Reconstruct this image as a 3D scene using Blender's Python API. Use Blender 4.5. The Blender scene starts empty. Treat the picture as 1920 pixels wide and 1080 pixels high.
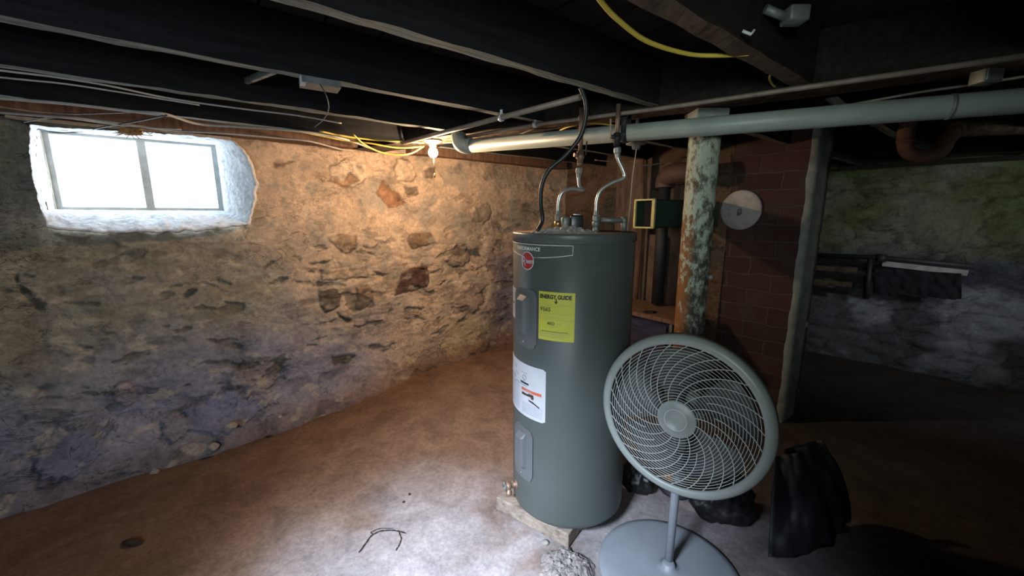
import bpy, bmesh, math, random
from mathutils import Vector, Matrix, noise
random.seed(7)
C = bpy.context.scene.collection
PI = math.pi
# ------------------------------------------------------------------ frame of reference
F = 740.0; PIT = math.radians(10.35); H = 1.45
S_, C_ = math.sin(PIT), math.cos(PIT)
def ray(x, y):
    u = (x-960)/F; v = (y-540)/F
    return Vector((u, C_-v*S_, -(S_+v*C_)))
O3 = Vector((0, 0, H))
def atz(x, y, z=0.0):
    r = ray(x, y); return O3 + r*((z-H)/r.z)
def atd(x, y, D):
    r = ray(x, y); return O3 + r*(D/r.y)
UX, UY = 0.793, 0.609           # direction of the joists / left wall
def W(u, o, z=0.0): return Vector((UX*u+UY*o, UY*u-UX*o, z))
def uo(P): return (UX*P.x+UY*P.y, UY*P.x-UX*P.y)
def ato(x, y, o):
    r = ray(x, y); t = o/(UY*r.x-UX*r.y); return O3 + r*t
def atu(x, y, u):
    r = ray(x, y); t = u/(UX*r.x+UY*r.y); return O3 + r*t
def sst(a, b, x):
    t = max(0, min(1, (x-a)/(b-a))); return t*t*(3-2*t)
def nz(x, y, z=0.0): return noise.noise(Vector((x, y, z)))
def fbm(x, y, z=0.0, n=4):
    a, s, f = 1.0, 0.0, 1.0
    for _ in range(n):
        s += a*noise.noise(Vector((x*f, y*f, z*f+_*7.3))); a *= .5; f *= 2.03
    return s

# ------------------------------------------------------------------ materials
MAT = {}
def newmat(name):
    m = bpy.data.materials.new(name); m.use_nodes = True
    nt = m.node_tree; b = nt.nodes['Principled BSDF']; MAT[name] = m
    return m, nt, b
def N(nt, t, **k):
    n = nt.nodes.new(t)
    for a, v in k.items(): setattr(n, a, v)
    return n
def simple(name, col, rough=.6, metal=0.0, var=.25, scale=8, bump=.0, bscale=60, col2=None, spec=None, thr=(.35, .65)):
    m, nt, b = newmat(name); L = nt.links
    tc = N(nt, 'ShaderNodeTexCoord'); no = N(nt, 'ShaderNodeTexNoise')
    no.inputs['Scale'].default_value = scale; no.inputs['Detail'].default_value = 8; no.inputs['Roughness'].default_value = .65
    L.new(tc.outputs['Object'], no.inputs['Vector'])
    r = N(nt, 'ShaderNodeValToRGB'); L.new(no.outputs['Fac'], r.inputs['Fac'])
    c2 = col2 if col2 else tuple(c*(1-var) for c in col)
    r.color_ramp.elements[0].position = thr[0]; r.color_ramp.elements[1].position = thr[1]
    r.color_ramp.elements[0].color = (*c2, 1); r.color_ramp.elements[1].color = (*col, 1)
    L.new(r.outputs['Color'], b.inputs['Base Color'])
    b.inputs['Roughness'].default_value = rough; b.inputs['Metallic'].default_value = metal
    if spec is not None: b.inputs['Specular IOR Level'].default_value = spec
    if bump:
        n2 = N(nt, 'ShaderNodeTexNoise'); n2.inputs['Scale'].default_value = bscale; n2.inputs['Detail'].default_value = 6
        L.new(tc.outputs['Object'], n2.inputs['Vector'])
        bp = N(nt, 'ShaderNodeBump'); bp.inputs['Strength'].default_value = bump; bp.inputs['Distance'].default_value = .01
        L.new(n2.outputs['Fac'], bp.inputs['Height']); L.new(bp.outputs['Normal'], b.inputs['Normal'])
    return m
def emis(name, col, st):
    m, nt, b = newmat(name)
    b.inputs['Base Color'].default_value = (*col, 1); b.inputs['Emission Color'].default_value = (*col, 1)
    b.inputs['Emission Strength'].default_value = st; return m

def masonry(name, bump=.6, crack=.55, fine=1.0):
    """uses the 'Col' attribute baked on the mesh, plus noise grain, fissures and bump"""
    m, nt, b = newmat(name); L = nt.links
    tc = N(nt, 'ShaderNodeTexCoord')
    at = N(nt, 'ShaderNodeAttribute'); at.attribute_name = 'Col'
    n1 = N(nt, 'ShaderNodeTexNoise'); n1.inputs['Scale'].default_value = 5; n1.inputs['Detail'].default_value = 12; n1.inputs['Roughness'].default_value = .72; n1.inputs['Distortion'].default_value = .6
    L.new(tc.outputs['Object'], n1.inputs['Vector'])
    mr = N(nt, 'ShaderNodeMapRange'); mr.inputs[1].default_value = .3; mr.inputs[2].default_value = .7; mr.inputs[3].default_value = .62; mr.inputs[4].default_value = 1.3
    L.new(n1.outputs['Fac'], mr.inputs[0])
    n2 = N(nt, 'ShaderNodeTexNoise'); n2.inputs['Scale'].default_value = 38*fine; n2.inputs['Detail'].default_value = 10; n2.inputs['Roughness'].default_value = .8
    L.new(tc.outputs['Object'], n2.inputs['Vector'])
    mr2 = N(nt, 'ShaderNodeMapRange'); mr2.inputs[1].default_value = .35; mr2.inputs[2].default_value = .65; mr2.inputs[3].default_value = .72; mr2.inputs[4].default_value = 1.22
    L.new(n2.outputs['Fac'], mr2.inputs[0])
    # fissures : thin iso-lines of a warped noise, stretched horizontally
    mp = N(nt, 'ShaderNodeMapping'); mp.inputs['Scale'].default_value = (1, 1, 2.1)
    L.new(tc.outputs['Object'], mp.inputs['Vector'])
    n3 = N(nt, 'ShaderNodeTexNoise'); n3.inputs['Scale'].default_value = 3.6; n3.inputs['Detail'].default_value = 9; n3.inputs['Roughness'].default_value = .6; n3.inputs['Distortion'].default_value = 1.1
    L.new(mp.outputs['Vector'], n3.inputs['Vector'])
    s1 = N(nt, 'ShaderNodeMath', operation='SUBTRACT'); s1.inputs[1].default_value = .5; L.new(n3.outputs['Fac'], s1.inputs[0])
    s2 = N(nt, 'ShaderNodeMath', operation='ABSOLUTE'); L.new(s1.outputs[0], s2.inputs[0])
    mr3 = N(nt, 'ShaderNodeMapRange'); mr3.inputs[1].default_value = 0; mr3.inputs[2].default_value = .012; mr3.inputs[3].default_value = 1-crack; mr3.inputs[4].default_value = 1
    L.new(s2.outputs[0], mr3.inputs[0])
    # only some of the wall is cracked
    n4 = N(nt, 'ShaderNodeTexNoise'); n4.inputs['Scale'].default_value = 1.9; n4.inputs['Detail'].default_value = 4
    L.new(tc.outputs['Object'], n4.inputs['Vector'])
    mr4 = N(nt, 'ShaderNodeMapRange'); mr4.inputs[1].default_value = .47; mr4.inputs[2].default_value = .56
    L.new(n4.outputs['Fac'], mr4.inputs[0])
    mx = N(nt, 'ShaderNodeMix', data_type='FLOAT'); mx.inputs[2].default_value = 1
    L.new(mr4.outputs[0], mx.inputs[0]); L.new(mr3.outputs[0], mx.inputs[3])
    a = N(nt, 'ShaderNodeMath', operation='MULTIPLY'); L.new(mr.outputs[0], a.inputs[0]); L.new(mr2.outputs[0], a.inputs[1])
    a2 = N(nt, 'ShaderNodeMath', operation='MULTIPLY'); L.new(a.outputs[0], a2.inputs[0]); L.new(mx.outputs[0], a2.inputs[1])
    if name != 'dirt':
        n6 = N(nt, 'ShaderNodeTexNoise'); n6.inputs['Scale'].default_value = 9.5; n6.inputs['Detail'].default_value = 7; n6.inputs['Roughness'].default_value = .62; n6.inputs['Distortion'].default_value = 1.6
        L.new(mp.outputs['Vector'], n6.inputs['Vector'])
        t1 = N(nt, 'ShaderNodeMath', operation='SUBTRACT'); t1.inputs[1].default_value = .47; L.new(n6.outputs['Fac'], t1.inputs[0])
        t2 = N(nt, 'ShaderNodeMath', operation='ABSOLUTE'); L.new(t1.outputs[0], t2.inputs[0])
        m6 = N(nt, 'ShaderNodeMapRange'); m6.inputs[2].default_value = .016; m6.inputs[3].default_value = .45; L.new(t2.outputs[0], m6.inputs[0])
        n7 = N(nt, 'ShaderNodeTexNoise'); n7.inputs['Scale'].default_value = 2.7; n7.inputs['Detail'].default_value = 5; L.new(tc.outputs['Object'], n7.inputs['Vector'])
        m7 = N(nt, 'ShaderNodeMapRange'); m7.inputs[1].default_value = .5; m7.inputs[2].default_value = .6; L.new(n7.outputs['Fac'], m7.inputs[0])
        x6 = N(nt, 'ShaderNodeMix', data_type='FLOAT'); x6.inputs[2].default_value = 1; L.new(m7.outputs[0], x6.inputs[0]); L.new(m6.outputs[0], x6.inputs[3])
        a3 = N(nt, 'ShaderNodeMath', operation='MULTIPLY'); L.new(a2.outputs[0], a3.inputs[0]); L.new(x6.outputs[0], a3.inputs[1]); a2 = a3
    vm = N(nt, 'ShaderNodeVectorMath', operation='SCALE'); L.new(at.outputs['Color'], vm.inputs[0]); L.new(a2.outputs[0], vm.inputs['Scale'])
    L.new(vm.outputs[0], b.inputs['Base Color'])
    b.inputs['Roughness'].default_value = .93; b.inputs['Specular IOR Level'].default_value = .15
    h = N(nt, 'ShaderNodeMath', operation='MULTIPLY_ADD'); L.new(a2.outputs[0], h.inputs[0]); h.inputs[1].default_value = 1; h.inputs[2].default_value = 0
    bp = N(nt, 'ShaderNodeBump'); bp.inputs['Strength'].default_value = bump; bp.inputs['Distance'].default_value = .02
    L.new(h.outputs[0], bp.inputs['Height']); L.new(bp.outputs['Normal'], b.inputs['Normal'])
    return m
masonry('rubble', .6, .6); masonry('rubble_dim', .7, .5); masonry('dirt', .22, .1, 1.3)

def woodmat(name, c1, c2, axis=(1, 1, 1), sc=6, rough=.85, bump=.5):
    m, nt, b = newmat(name); L = nt.links
    tc = N(nt, 'ShaderNodeTexCoord')
    mp = N(nt, 'ShaderNodeMapping'); mp.inputs['Rotation'].default_value = (0, 0, -math.atan2(UY, UX)) if axis == 'u' else (0, 0, 0)
    mp2 = N(nt, 'ShaderNodeMapping'); mp2.inputs['Scale'].default_value = (1, 14, 14) if axis == 'u' else axis
    L.new(tc.outputs['Object'], mp.inputs['Vector']); L.new(mp.outputs[0], mp2.inputs['Vector'])
    n1 = N(nt, 'ShaderNodeTexNoise'); n1.inputs['Scale'].default_value = sc; n1.inputs['Detail'].default_value = 9; n1.inputs['Roughness'].default_value = .7
    L.new(mp2.outputs[0], n1.inputs['Vector'])
    r = N(nt, 'ShaderNodeValToRGB'); r.color_ramp.elements[0].position = .35; r.color_ramp.elements[1].position = .68
    r.color_ramp.elements[0].color = (*c1, 1); r.color_ramp.elements[1].color = (*c2, 1)
    L.new(n1.outputs['Fac'], r.inputs['Fac']); L.new(r.outputs[0], b.inputs['Base Color'])
    b.inputs['Roughness'].default_value = rough; b.inputs['Specular IOR Level'].default_value = .2
    bp = N(nt, 'ShaderNodeBump'); bp.inputs['Strength'].default_value = bump; bp.inputs['Distance'].default_value = .006
    L.new(n1.outputs['Fac'], bp.inputs['Height']); L.new(bp.outputs[0], b.inputs['Normal'])
    return m
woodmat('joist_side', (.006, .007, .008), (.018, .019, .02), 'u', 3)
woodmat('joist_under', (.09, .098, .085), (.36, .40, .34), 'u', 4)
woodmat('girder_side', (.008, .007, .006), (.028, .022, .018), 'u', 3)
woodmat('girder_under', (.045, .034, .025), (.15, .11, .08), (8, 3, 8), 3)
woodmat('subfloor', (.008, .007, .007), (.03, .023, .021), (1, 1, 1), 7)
woodmat('old_board', (.13, .075, .05), (.28, .17, .115), (9, 9, 1), 4)
woodmat('brown_board', (.075, .05, .04), (.21, .145, .115), (3.5, 3.5, 1), 5)
woodmat('pad_wood', (.16, .125, .10), (.40, .34, .28), (2, 9, 9), 4)
woodmat('navy_wood', (.03, .032, .07), (.07, .07, .14), (2, 2, 9), 4)

simple('heater_grey', (.082, .098, .093), .42, .0, .1, 3, spec=.4)
simple('heater_top', (.24, .13, .08), .6, .0, .3, 12, .2)
simple('panel_grey', (.12, .13, .135), .45, .0, .08, 4, spec=.45)
simple('label_white', (.56, .58, .62), .5, 0, .08, 20)
simple('label_yellow', (.58, .57, .07), .5, 0, .06, 15)
simple('ink', (.02, .02, .025), .6); simple('ink_grey', (.28, .28, .32), .6)
simple('ink_blue', (.40, .44, .52), .6); simple('ink_pale', (.72, .78, .75), .5)
simple('red', (.42, .03, .035), .45, 0, .1); simple('orange', (.62, .14, .07), .5, 0, .1)
simple('steel', (.70, .70, .67), .38, .75, .3, 20); simple('brass', (.55, .38, .17), .4, 1.0, .35, 25)
simple('copper', (.40, .27, .20), .55, .6, .45, 14, .1); simple('dull_pipe', (.33, .27, .22), .6, .3, .4, 14, .1)
simple('foil', (.62, .60, .55), .38, .35, .45, 40, .5, 60)
simple('black_rubber', (.018, .018, .02), .45); simple('black_plastic', (.02, .021, .024), .35, 0, .2)
simple('iron', (.035, .036, .042), .6, .3, .3)
simple('pvc', (.38, .44, .40), .42, 0, .22, 6, .04, 40)
simple('rust_pipe', (.13, .065, .045), .8, 0, .5, 14, .4)
simple('cable_yellow', (.66, .50, .08), .5, 0, .1); simple('cable_white', (.50, .48, .42), .55, 0, .25, 10)
simple('cable_dark', (.05, .045, .04), .6)
simple('cord', (.45, .42, .36), .8)
simple('fan_paint', (.30, .335, .32), .38, 0, .06, 5, spec=.5)
simple('fan_wire', (.52, .56, .54), .4, 0, .05); simple('fan_blade', (.075, .08, .085), .5, 0, .15, 8); simple('fan_wire_shaded', (.10, .105, .105), .5)  # rear wire is a darker copy, dimness inside the guard painted in
simple('fan_base', (.28, .31, .35), .5, 0, .18, 5, .05)
simple('plaster_white', (.86, .88, .90), .9, 0, .45, 26, 1.0, 40, thr=(.3, .5))
simple('plaster_grey', (.33, .36, .33), .9, 0, .4, 9, .5, 30)
simple('frame_paint', (.60, .64, .62), .6, 0, .25, 14, .15); simple('lintel', (.62, .58, .48), .8, 0, .4, 12, .3)
simple('porcelain', (.75, .70, .62), .4)
simple('chalk', (.46, .45, .46), .8, 0, .0, 9, .3, 30, col2=(.30, .29, .30), thr=(.36, .52))
simple('dark_void', (.004, .004, .004), .9)
simple('green_metal', (.035, .075, .05), .5, .2, .3, 12); simple('yellow_edge', (.55, .50, .20), .5, 0, .3, 18)
simple('brown_inside', (.06, .03, .02), .8)
simple('black_bag', (.010, .012, .013), .48, 0, .3, 6, .25, 18)
simple('tarp', (.022, .025, .03), .6, 0, .35, 6, .25, 22)
simple('black_cloth', (.012, .014, .022), .95); simple('crack', (.03, .022, .018), 1.0)
simple('rubble_chunk', (.34, .31, .29), .95, 0, .6, 30, 1.0, 30)
simple('pebble', (.40, .36, .33), .9, 0, .4, 30, .6, 40)
simple('chip', (.05, .028, .018), .9, 0, .4, 30, .6, 40)
simple('tuft', (.62, .32, .12), .95, 0, .45, 30, .8, 60)
simple('galv', (.26, .29, .27), .55, .5, .35, 20, .1)
simple('duct_brown', (.12, .07, .065), .7, .1, .4, 8, .2)

def postmat():
    m, nt, b = newmat('flaky_post'); L = nt.links
    tc = N(nt, 'ShaderNodeTexCoord')
    mp = N(nt, 'ShaderNodeMapping'); mp.inputs['Scale'].default_value = (1, 1, .55); L.new(tc.outputs['Object'], mp.inputs[0])
    n1 = N(nt, 'ShaderNodeTexNoise'); n1.inputs['Scale'].default_value = 30; n1.inputs['Detail'].default_value = 10; n1.inputs['Roughness'].default_value = .75
    L.new(mp.outputs[0], n1.inputs['Vector'])
    n2 = N(nt, 'ShaderNodeTexNoise'); n2.inputs['Scale'].default_value = 4; n2.inputs['Detail'].default_value = 4; L.new(tc.outputs['Object'], n2.inputs['Vector'])
    sep = N(nt, 'ShaderNodeSeparateXYZ'); L.new(tc.outputs['Object'], sep.inputs[0])
    # rust grows toward the foot
    hz = N(nt, 'ShaderNodeMapRange'); hz.inputs[1].default_value = 0.7; hz.inputs[2].default_value = 1.7; hz.inputs[3].default_value = .11; hz.inputs[4].default_value = -.015
    L.new(sep.outputs['Z'], hz.inputs[0])
    ad = N(nt, 'ShaderNodeMath', operation='ADD'); L.new(n1.outputs['Fac'], ad.inputs[0]); L.new(hz.outputs[0], ad.inputs[1])
    r = N(nt, 'ShaderNodeValToRGB'); L.new(ad.outputs[0], r.inputs[0])
    e = r.color_ramp.elements; e[0].position = .47; e[0].color = (.42, .47, .38, 1); e[1].position = .60; e[1].color = (.05, .045, .035, 1)
    k = e.new(.52); k.color = (.22, .24, .19, 1)
    rr = N(nt, 'ShaderNodeValToRGB'); L.new(n2.outputs['Fac'], rr.inputs[0])
    rr.color_ramp.elements[0].position = .5; rr.color_ramp.elements[0].color = (0, 0, 0, 1); rr.color_ramp.elements[1].position = .6
    # rust side faces left
    hx = N(nt, 'ShaderNodeMapRange'); hx.inputs[1].default_value = .858; hx.inputs[2].default_value = .826; L.new(sep.outputs['X'], hx.inputs[0])
    n5 = N(nt, 'ShaderNodeMath', operation='GREATER_THAN'); n5.inputs[1].default_value = .505; L.new(ad.outputs[0], n5.inputs[0])
    mm = N(nt, 'ShaderNodeMath', operation='MULTIPLY'); L.new(hx.outputs[0], mm.inputs[0]); L.new(n5.outputs[0], mm.inputs[1])
    hh = N(nt, 'ShaderNodeMapRange'); hh.inputs[1].default_value = 1.75; hh.inputs[2].default_value = 1.25; hh.inputs[3].default_value = .0; L.new(sep.outputs['Z'], hh.inputs[0])
    m8 = N(nt, 'ShaderNodeMath', operation='MULTIPLY'); L.new(mm.outputs[0], m8.inputs[0]); L.new(hh.outputs[0], m8.inputs[1]); mm = m8
    mx = N(nt, 'ShaderNodeMix', data_type='RGBA'); L.new(mm.outputs[0], mx.inputs[0]); L.new(r.outputs[0], mx.inputs[6]); mx.inputs[7].default_value = (.24, .10, .035, 1)
    L.new(mx.outputs[2], b.inputs['Base Color']); b.inputs['Roughness'].default_value = .8
    bp = N(nt, 'ShaderNodeBump'); bp.inputs['Strength'].default_value = .5; bp.inputs['Distance'].default_value = .004; L.new(n1.outputs['Fac'], bp.inputs['Height']); L.new(bp.outputs[0], b.inputs['Normal'])
postmat()
def brickmat():
    m, nt, b = newmat('brick'); L = nt.links
    tc = N(nt, 'ShaderNodeTexCoord')
    sep = N(nt, 'ShaderNodeSeparateXYZ'); L.new(tc.outputs['Object'], sep.inputs[0])
    cb = N(nt, 'ShaderNodeCombineXYZ'); ad = N(nt, 'ShaderNodeMath', operation='ADD'); L.new(sep.outputs['X'], ad.inputs[0]); L.new(sep.outputs['Y'], ad.inputs[1])
    L.new(ad.outputs[0], cb.inputs['X']); L.new(sep.outputs['Z'], cb.inputs['Y'])
    nw = N(nt, 'ShaderNodeTexNoise'); nw.inputs['Scale'].default_value = 7; nw.inputs['Detail'].default_value = 5; L.new(tc.outputs['Object'], nw.inputs['Vector'])
    wv = N(nt, 'ShaderNodeVectorMath', operation='SCALE'); wv.inputs['Scale'].default_value = .05; L.new(nw.outputs['Color'], wv.inputs[0])
    va = N(nt, 'ShaderNodeVectorMath', operation='ADD'); L.new(cb.outputs[0], va.inputs[0]); L.new(wv.outputs[0], va.inputs[1])
    br = N(nt, 'ShaderNodeTexBrick'); br.inputs['Scale'].default_value = 1; br.inputs['Brick Width'].default_value = .30; br.inputs['Row Height'].default_value = .118
    br.inputs['Mortar Size'].default_value = .006; br.inputs['Mortar Smooth'].default_value = .4
    br.inputs['Color1'].default_value = (.062, .026, .023, 1); br.inputs['Color2'].default_value = (.038, .018, .017, 1); br.inputs['Mortar'].default_value = (.075, .06, .05, 1)
    L.new(va.outputs[0], br.inputs['Vector'])
    n2 = N(nt, 'ShaderNodeTexNoise'); n2.inputs['Scale'].default_value = 5; n2.inputs['Detail'].default_value = 8; L.new(tc.outputs['Object'], n2.inputs['Vector'])
    r = N(nt, 'ShaderNodeValToRGB'); L.new(n2.outputs['Fac'], r.inputs[0]); r.color_ramp.elements[0].position = .5; r.color_ramp.elements[0].color = (0, 0, 0, 1); r.color_ramp.elements[1].position = .68; r.color_ramp.elements[1].color = (.8, .8, .8, 1)
    mx = N(nt, 'ShaderNodeMix', data_type='RGBA'); L.new(r.outputs[0], mx.inputs[0]); L.new(br.outputs['Color'], mx.inputs[6]); mx.inputs[7].default_value = (.06, .048, .04, 1)
    L.new(mx.outputs[2], b.inputs['Base Color']); b.inputs['Roughness'].default_value = .9
    bp = N(nt, 'ShaderNodeBump'); bp.inputs['Strength'].default_value = .7; bp.inputs['Distance'].default_value = .01; bp.invert = True
    L.new(br.outputs['Fac'], bp.inputs['Height']); L.new(bp.outputs[0], b.inputs['Normal'])
brickmat()
emis('bulb_glow', (1, .72, .36), 60)
def glassmat():
    m, nt, b = newmat('window_glass'); L = nt.links
    nt.nodes.remove(b); out = nt.nodes['Material Output']
    t = N(nt, 'ShaderNodeBsdfTransparent'); t.inputs[0].default_value = (.93, .97, 1, 1); g = N(nt, 'ShaderNodeBsdfGlossy'); g.inputs['Roughness'].default_value = .05
    mx = N(nt, 'ShaderNodeMixShader'); mx.inputs[0].default_value = .05
    L.new(t.outputs[0], mx.inputs[1]); L.new(g.outputs[0], mx.inputs[2]); L.new(mx.outputs[0], out.inputs[0])
glassmat()

# ------------------------------------------------------------------ mesh builder
def frame_of(d):
    d = d.normalized(); a = Vector((0, 0, 1)) if abs(d.z) < .9 else Vector((1, 0, 0))
    x = d.cross(a).normalized(); return x, d.cross(x).normalized()
class MB:
    def __init__(s): s.v = []; s.f = []; s.m = []; s.sm = []
    def add(s, vs, fs, mi=0, smooth=False):
        k = len(s.v); s.v += [Vector(p) for p in vs]
        for f in fs: s.f.append([k+i for i in f]); s.m.append(mi); s.sm.append(smooth)
        return s
    def quadbox(s, P, mi=0):     # 8 points bottom 4 then top 4
        return s.add(P, [(3, 2, 1, 0), (4, 5, 6, 7), (0, 1, 5, 4), (1, 2, 6, 5), (2, 3, 7, 6), (3, 0, 4, 7)], mi)
    def box(s, a, b, mi=0, M=None):
        x0, y0, z0 = a; x1, y1, z1 = b
        P = [Vector(p) for p in ((x0, y0, z0), (x1, y0, z0), (x1, y1, z0), (x0, y1, z0), (x0, y0, z1), (x1, y0, z1), (x1, y1, z1), (x0, y1, z1))]
        if M: P = [M @ p for p in P]
        return s.quadbox(P, mi)
    def bevbox(s, a, b, r, mi=0, M=None, seg=2):
        bm = bmesh.new(); bmesh.ops.create_cube(bm, size=1)
        for v in bm.verts: v.co = Vector(((a[i]+b[i])/2+(b[i]-a[i])*v.co[i] for i in range(3)))
        bmesh.ops.bevel(bm, geom=bm.edges[:], offset=r, segments=seg, affect='EDGES', profile=.5)
        vs = [M @ v.co if M else v.co.copy() for v in bm.verts]; bm.verts.index_update()
        s.add(vs, [[v.index for v in f.verts] for f in bm.faces], mi, True); bm.free(); return s
    def tube(s, pts, r, n=8, mi=0, cap=True, closed=False, smooth=True):
        pts = [Vector(p) for p in pts]; K = len(pts); rings = []
        rr = r if isinstance(r, (list, tuple)) else [r]*K
        x = None
        for i, p in enumerate(pts):
            if closed: d = pts[(i+1) % K]-pts[i-1]
            else: d = pts[min(i+1, K-1)]-pts[max(i-1, 0)]
            d = d.normalized()
            if x is None: x, y = frame_of(d)
            else:
                x = (x-d*x.dot(d)).normalized(); y = d.cross(x)
            rings.append([p+(x*math.cos(2*PI*j/n)+y*math.sin(2*PI*j/n))*rr[i] for j in range(n)])
        vs = [q for g in rings for q in g]; fs = []
        for i in range(K if closed else K-1):
            for j in range(n):
                a, b = i*n+j, i*n+(j+1) % n; i2 = (i+1) % K
                fs.append((a, b, i2*n+(j+1) % n, i2*n+j))
        s.add(vs, fs, mi, smooth)
        if cap and not closed:
            k = len(s.v)-len(vs)
            s.f.append([k+j for j in range(n)][::-1]); s.m.append(mi); s.sm.append(False)
            s.f.append([k+(K-1)*n+j for j in range(n)]); s.m.append(mi); s.sm.append(False)
        return s
    def lathe(s, prof, c=(0, 0, 0), axis=(0, 0, 1), n=32, mi=0, smooth=True, capped=True):
        c = Vector(c); d = Vector(axis).normalized(); x, y = frame_of(d); vs = []; fs = []
        for r, h in prof:
            for j in range(n): vs.append(c+d*h+(x*math.cos(2*PI*j/n)+y*math.sin(2*PI*j/n))*r)
        for i in range(len(prof)-1):
            for j in range(n): fs.append((i*n+j, i*n+(j+1) % n, (i+1)*n+(j+1) % n, (i+1)*n+j))
        if capped:
            fs.append(tuple(range(n))[::-1]); fs.append(tuple((len(prof)-1)*n+j for j in range(n)))
        return s.add(vs, fs, mi, smooth)
    def blob(s, c, r, seed=0, amp=.25, sub=3, mi=0, fr=3.0, squash=None, smooth=True):
        bm = bmesh.new(); bmesh.ops.create_icosphere(bm, subdivisions=sub, radius=1)
        for v in bm.verts:
            k = 1+amp*fbm(v.co.x*fr/2+seed*9.1, v.co.y*fr/2, v.co.z*fr/2, 4)
            p = v.co*k
            v.co = Vector((p.x*r[0], p.y*r[1], p.z*r[2]))
            if squash is not None and v.co.z < -squash: v.co.z = -squash+(v.co.z+squash)*.05
            v.co += Vector(c)
        bm.verts.index_update()
        s.add([v.co.copy() for v in bm.verts], [[v.index for v in f.verts] for f in bm.faces], mi, smooth); bm.free(); return s
    def build(s, name, mats, parent=None, loc=None):
        me = bpy.data.meshes.new(name)
        vs = s.v
        if loc is not None: vs = [v-Vector(loc) for v in vs]
        me.from_pydata([tuple(v) for v in vs], [], s.f)
        if isinstance(mats, str): mats = [mats]
        for m in mats: me.materials.append(MAT[m])
        for p, mi, sm in zip(me.polygons, s.m, s.sm): p.material_index = mi; p.use_smooth = sm
        me.validate(); me.update()
        bm = bmesh.new(); bm.from_mesh(me); bmesh.ops.recalc_face_normals(bm, faces=bm.faces[:]); bm.to_mesh(me); bm.free()
        o = bpy.data.objects.new(name, me); C.objects.link(o)
        if loc is not None: o.location = loc
        if parent: o.parent = parent; o.location = Vector(loc or (0, 0, 0))-parent.location
        return o
def tag(o, label=None, cat=None, group=None, kind=None):
    if label: o['label'] = label
    if cat: o['category'] = cat
    if group: o['group'] = group
    if kind: o['kind'] = kind
    return o
def thing(name, label, cat, loc=(0, 0, 0), group=None):
    o = bpy.data.objects.new(name, None); C.objects.link(o); o.location = loc; o.empty_display_size = .1
    return tag(o, label, cat, group)
def spline(pts, k=8):
    pts = [Vector(p) for p in pts]; out = []
    P = [2*pts[0]-pts[1]]+pts+[2*pts[-1]-pts[-2]]
    for i in range(1, len(P)-2):
        for j in range(k):
            t = j/k; a, b, c, d = P[i-1], P[i], P[i+1], P[i+2]
            out.append(.5*((2*b)+(c-a)*t+(2*a-5*b+4*c-d)*t*t+(3*b-a-3*c+d)*t**3))
    out.append(pts[-1]); return out

# ------------------------------------------------------------------ setting : walls and floor
ZJ = 1.92                                # underside of joists
def fz(u, o):                            # large-scale floor height: dirt banks up toward the far left corner
    return .19*sst(.3, 2.3, u)*sst(-1.2, -3.0, o)
def grid_mesh(name, nu, nv, fn, mat, keep=None):
    """fn(i/nu, j/nv) -> (Vector, colour)"""
    vs = []; cs = []
    for j in range(nv+1):
        for i in range(nu+1):
            p, c = fn(i/nu, j/nv); vs.append(p); cs.append(c)
    fs = []
    for j in range(nv):
        for i in range(nu):
            a = j*(nu+1)+i
            if keep and not keep((i+.5)/nu, (j+.5)/nv): continue
            fs.append((a, a+1, a+nu+2, a+nu+1))
    me = bpy.data.meshes.new(name); me.from_pydata([tuple(v) for v in vs], [], fs)
    ca = me.color_attributes.new('Col', 'FLOAT_COLOR', 'POINT')
    for k, c in enumerate(cs): ca.data[k].color = (*c, 1)
    me.materials.append(MAT[mat])
    for p in me.polygons: p.use_smooth = True
    me.update(); o = bpy.data.objects.new(name, me); C.objects.link(o); tag(o, kind='structure'); return o
def mixc(a, b, t): return tuple(a[i]*(1-t)+b[i]*t for i in range(3))

# --- left wall (u from -2.4 to 3.12 at o = -3.1)
OW = -3.1
def wp(x, y, o=OW):
    P = ato(x, y, o); return (uo(P)[0], P.z)
outline_px = [(72, 262), (66, 240), (64, 285), (72, 345), (88, 400), (98, 424), (150, 432), (230, 434), (330, 432), (420, 426), (465, 420), (474, 385), (478, 345), (468, 305), (452, 280), (440, 262), (330, 256), (200, 248), (110, 243)]
outline_px = [(66, 238), (63, 285), (72, 345), (88, 400), (98, 424), (150, 432), (230, 434), (330, 432), (420, 426), (465, 420), (474, 385), (478, 345), (468, 305), (452, 280), (436, 266), (330, 256), (200, 248), (110, 243)]
outline = [wp(*p, OW+.02) for p in outline_px]
cen = (sum(p[0] for p in outline)/len(outline), sum(p[1] for p in outline)/len(outline))
hole = [(cen[0]+(p[0]-cen[0])*1.0, cen[1]+(p[1]-cen[1])*1.0) for p in outline]
def inside(poly, x, y):
    c = False; n = len(poly)
    for i in range(n):
        x1, y1 = poly[i]; x2, y2 = poly[i-1]
        if (y1 > y) != (y2 > y) and x < (x2-x1)*(y-y1)/(y2-y1)+x1: c = not c
    return c
# individual stones that show through the plaster: centre px, radii px, colour, relief
BR = (.20, .085, .05)
stones = [(860, 480, 26, 20, (.40, .30, .22), .012), (880, 560, 26, 24, (.34, .25, .2), .012), (905, 400, 18, 20, (.34, .27, .2), .01), (425, 760, 70, 30, (.22, .24, .38), .02),
          (330, 790, 30, 20, (.32, .30, .33), .025), (235, 735, 22, 24, (.42, .34, .36), .02), (480, 705, 46, 32, (.46, .37, .34), .012), (140, 830, 60, 40, (.2, .22, .32), .02)]
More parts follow.
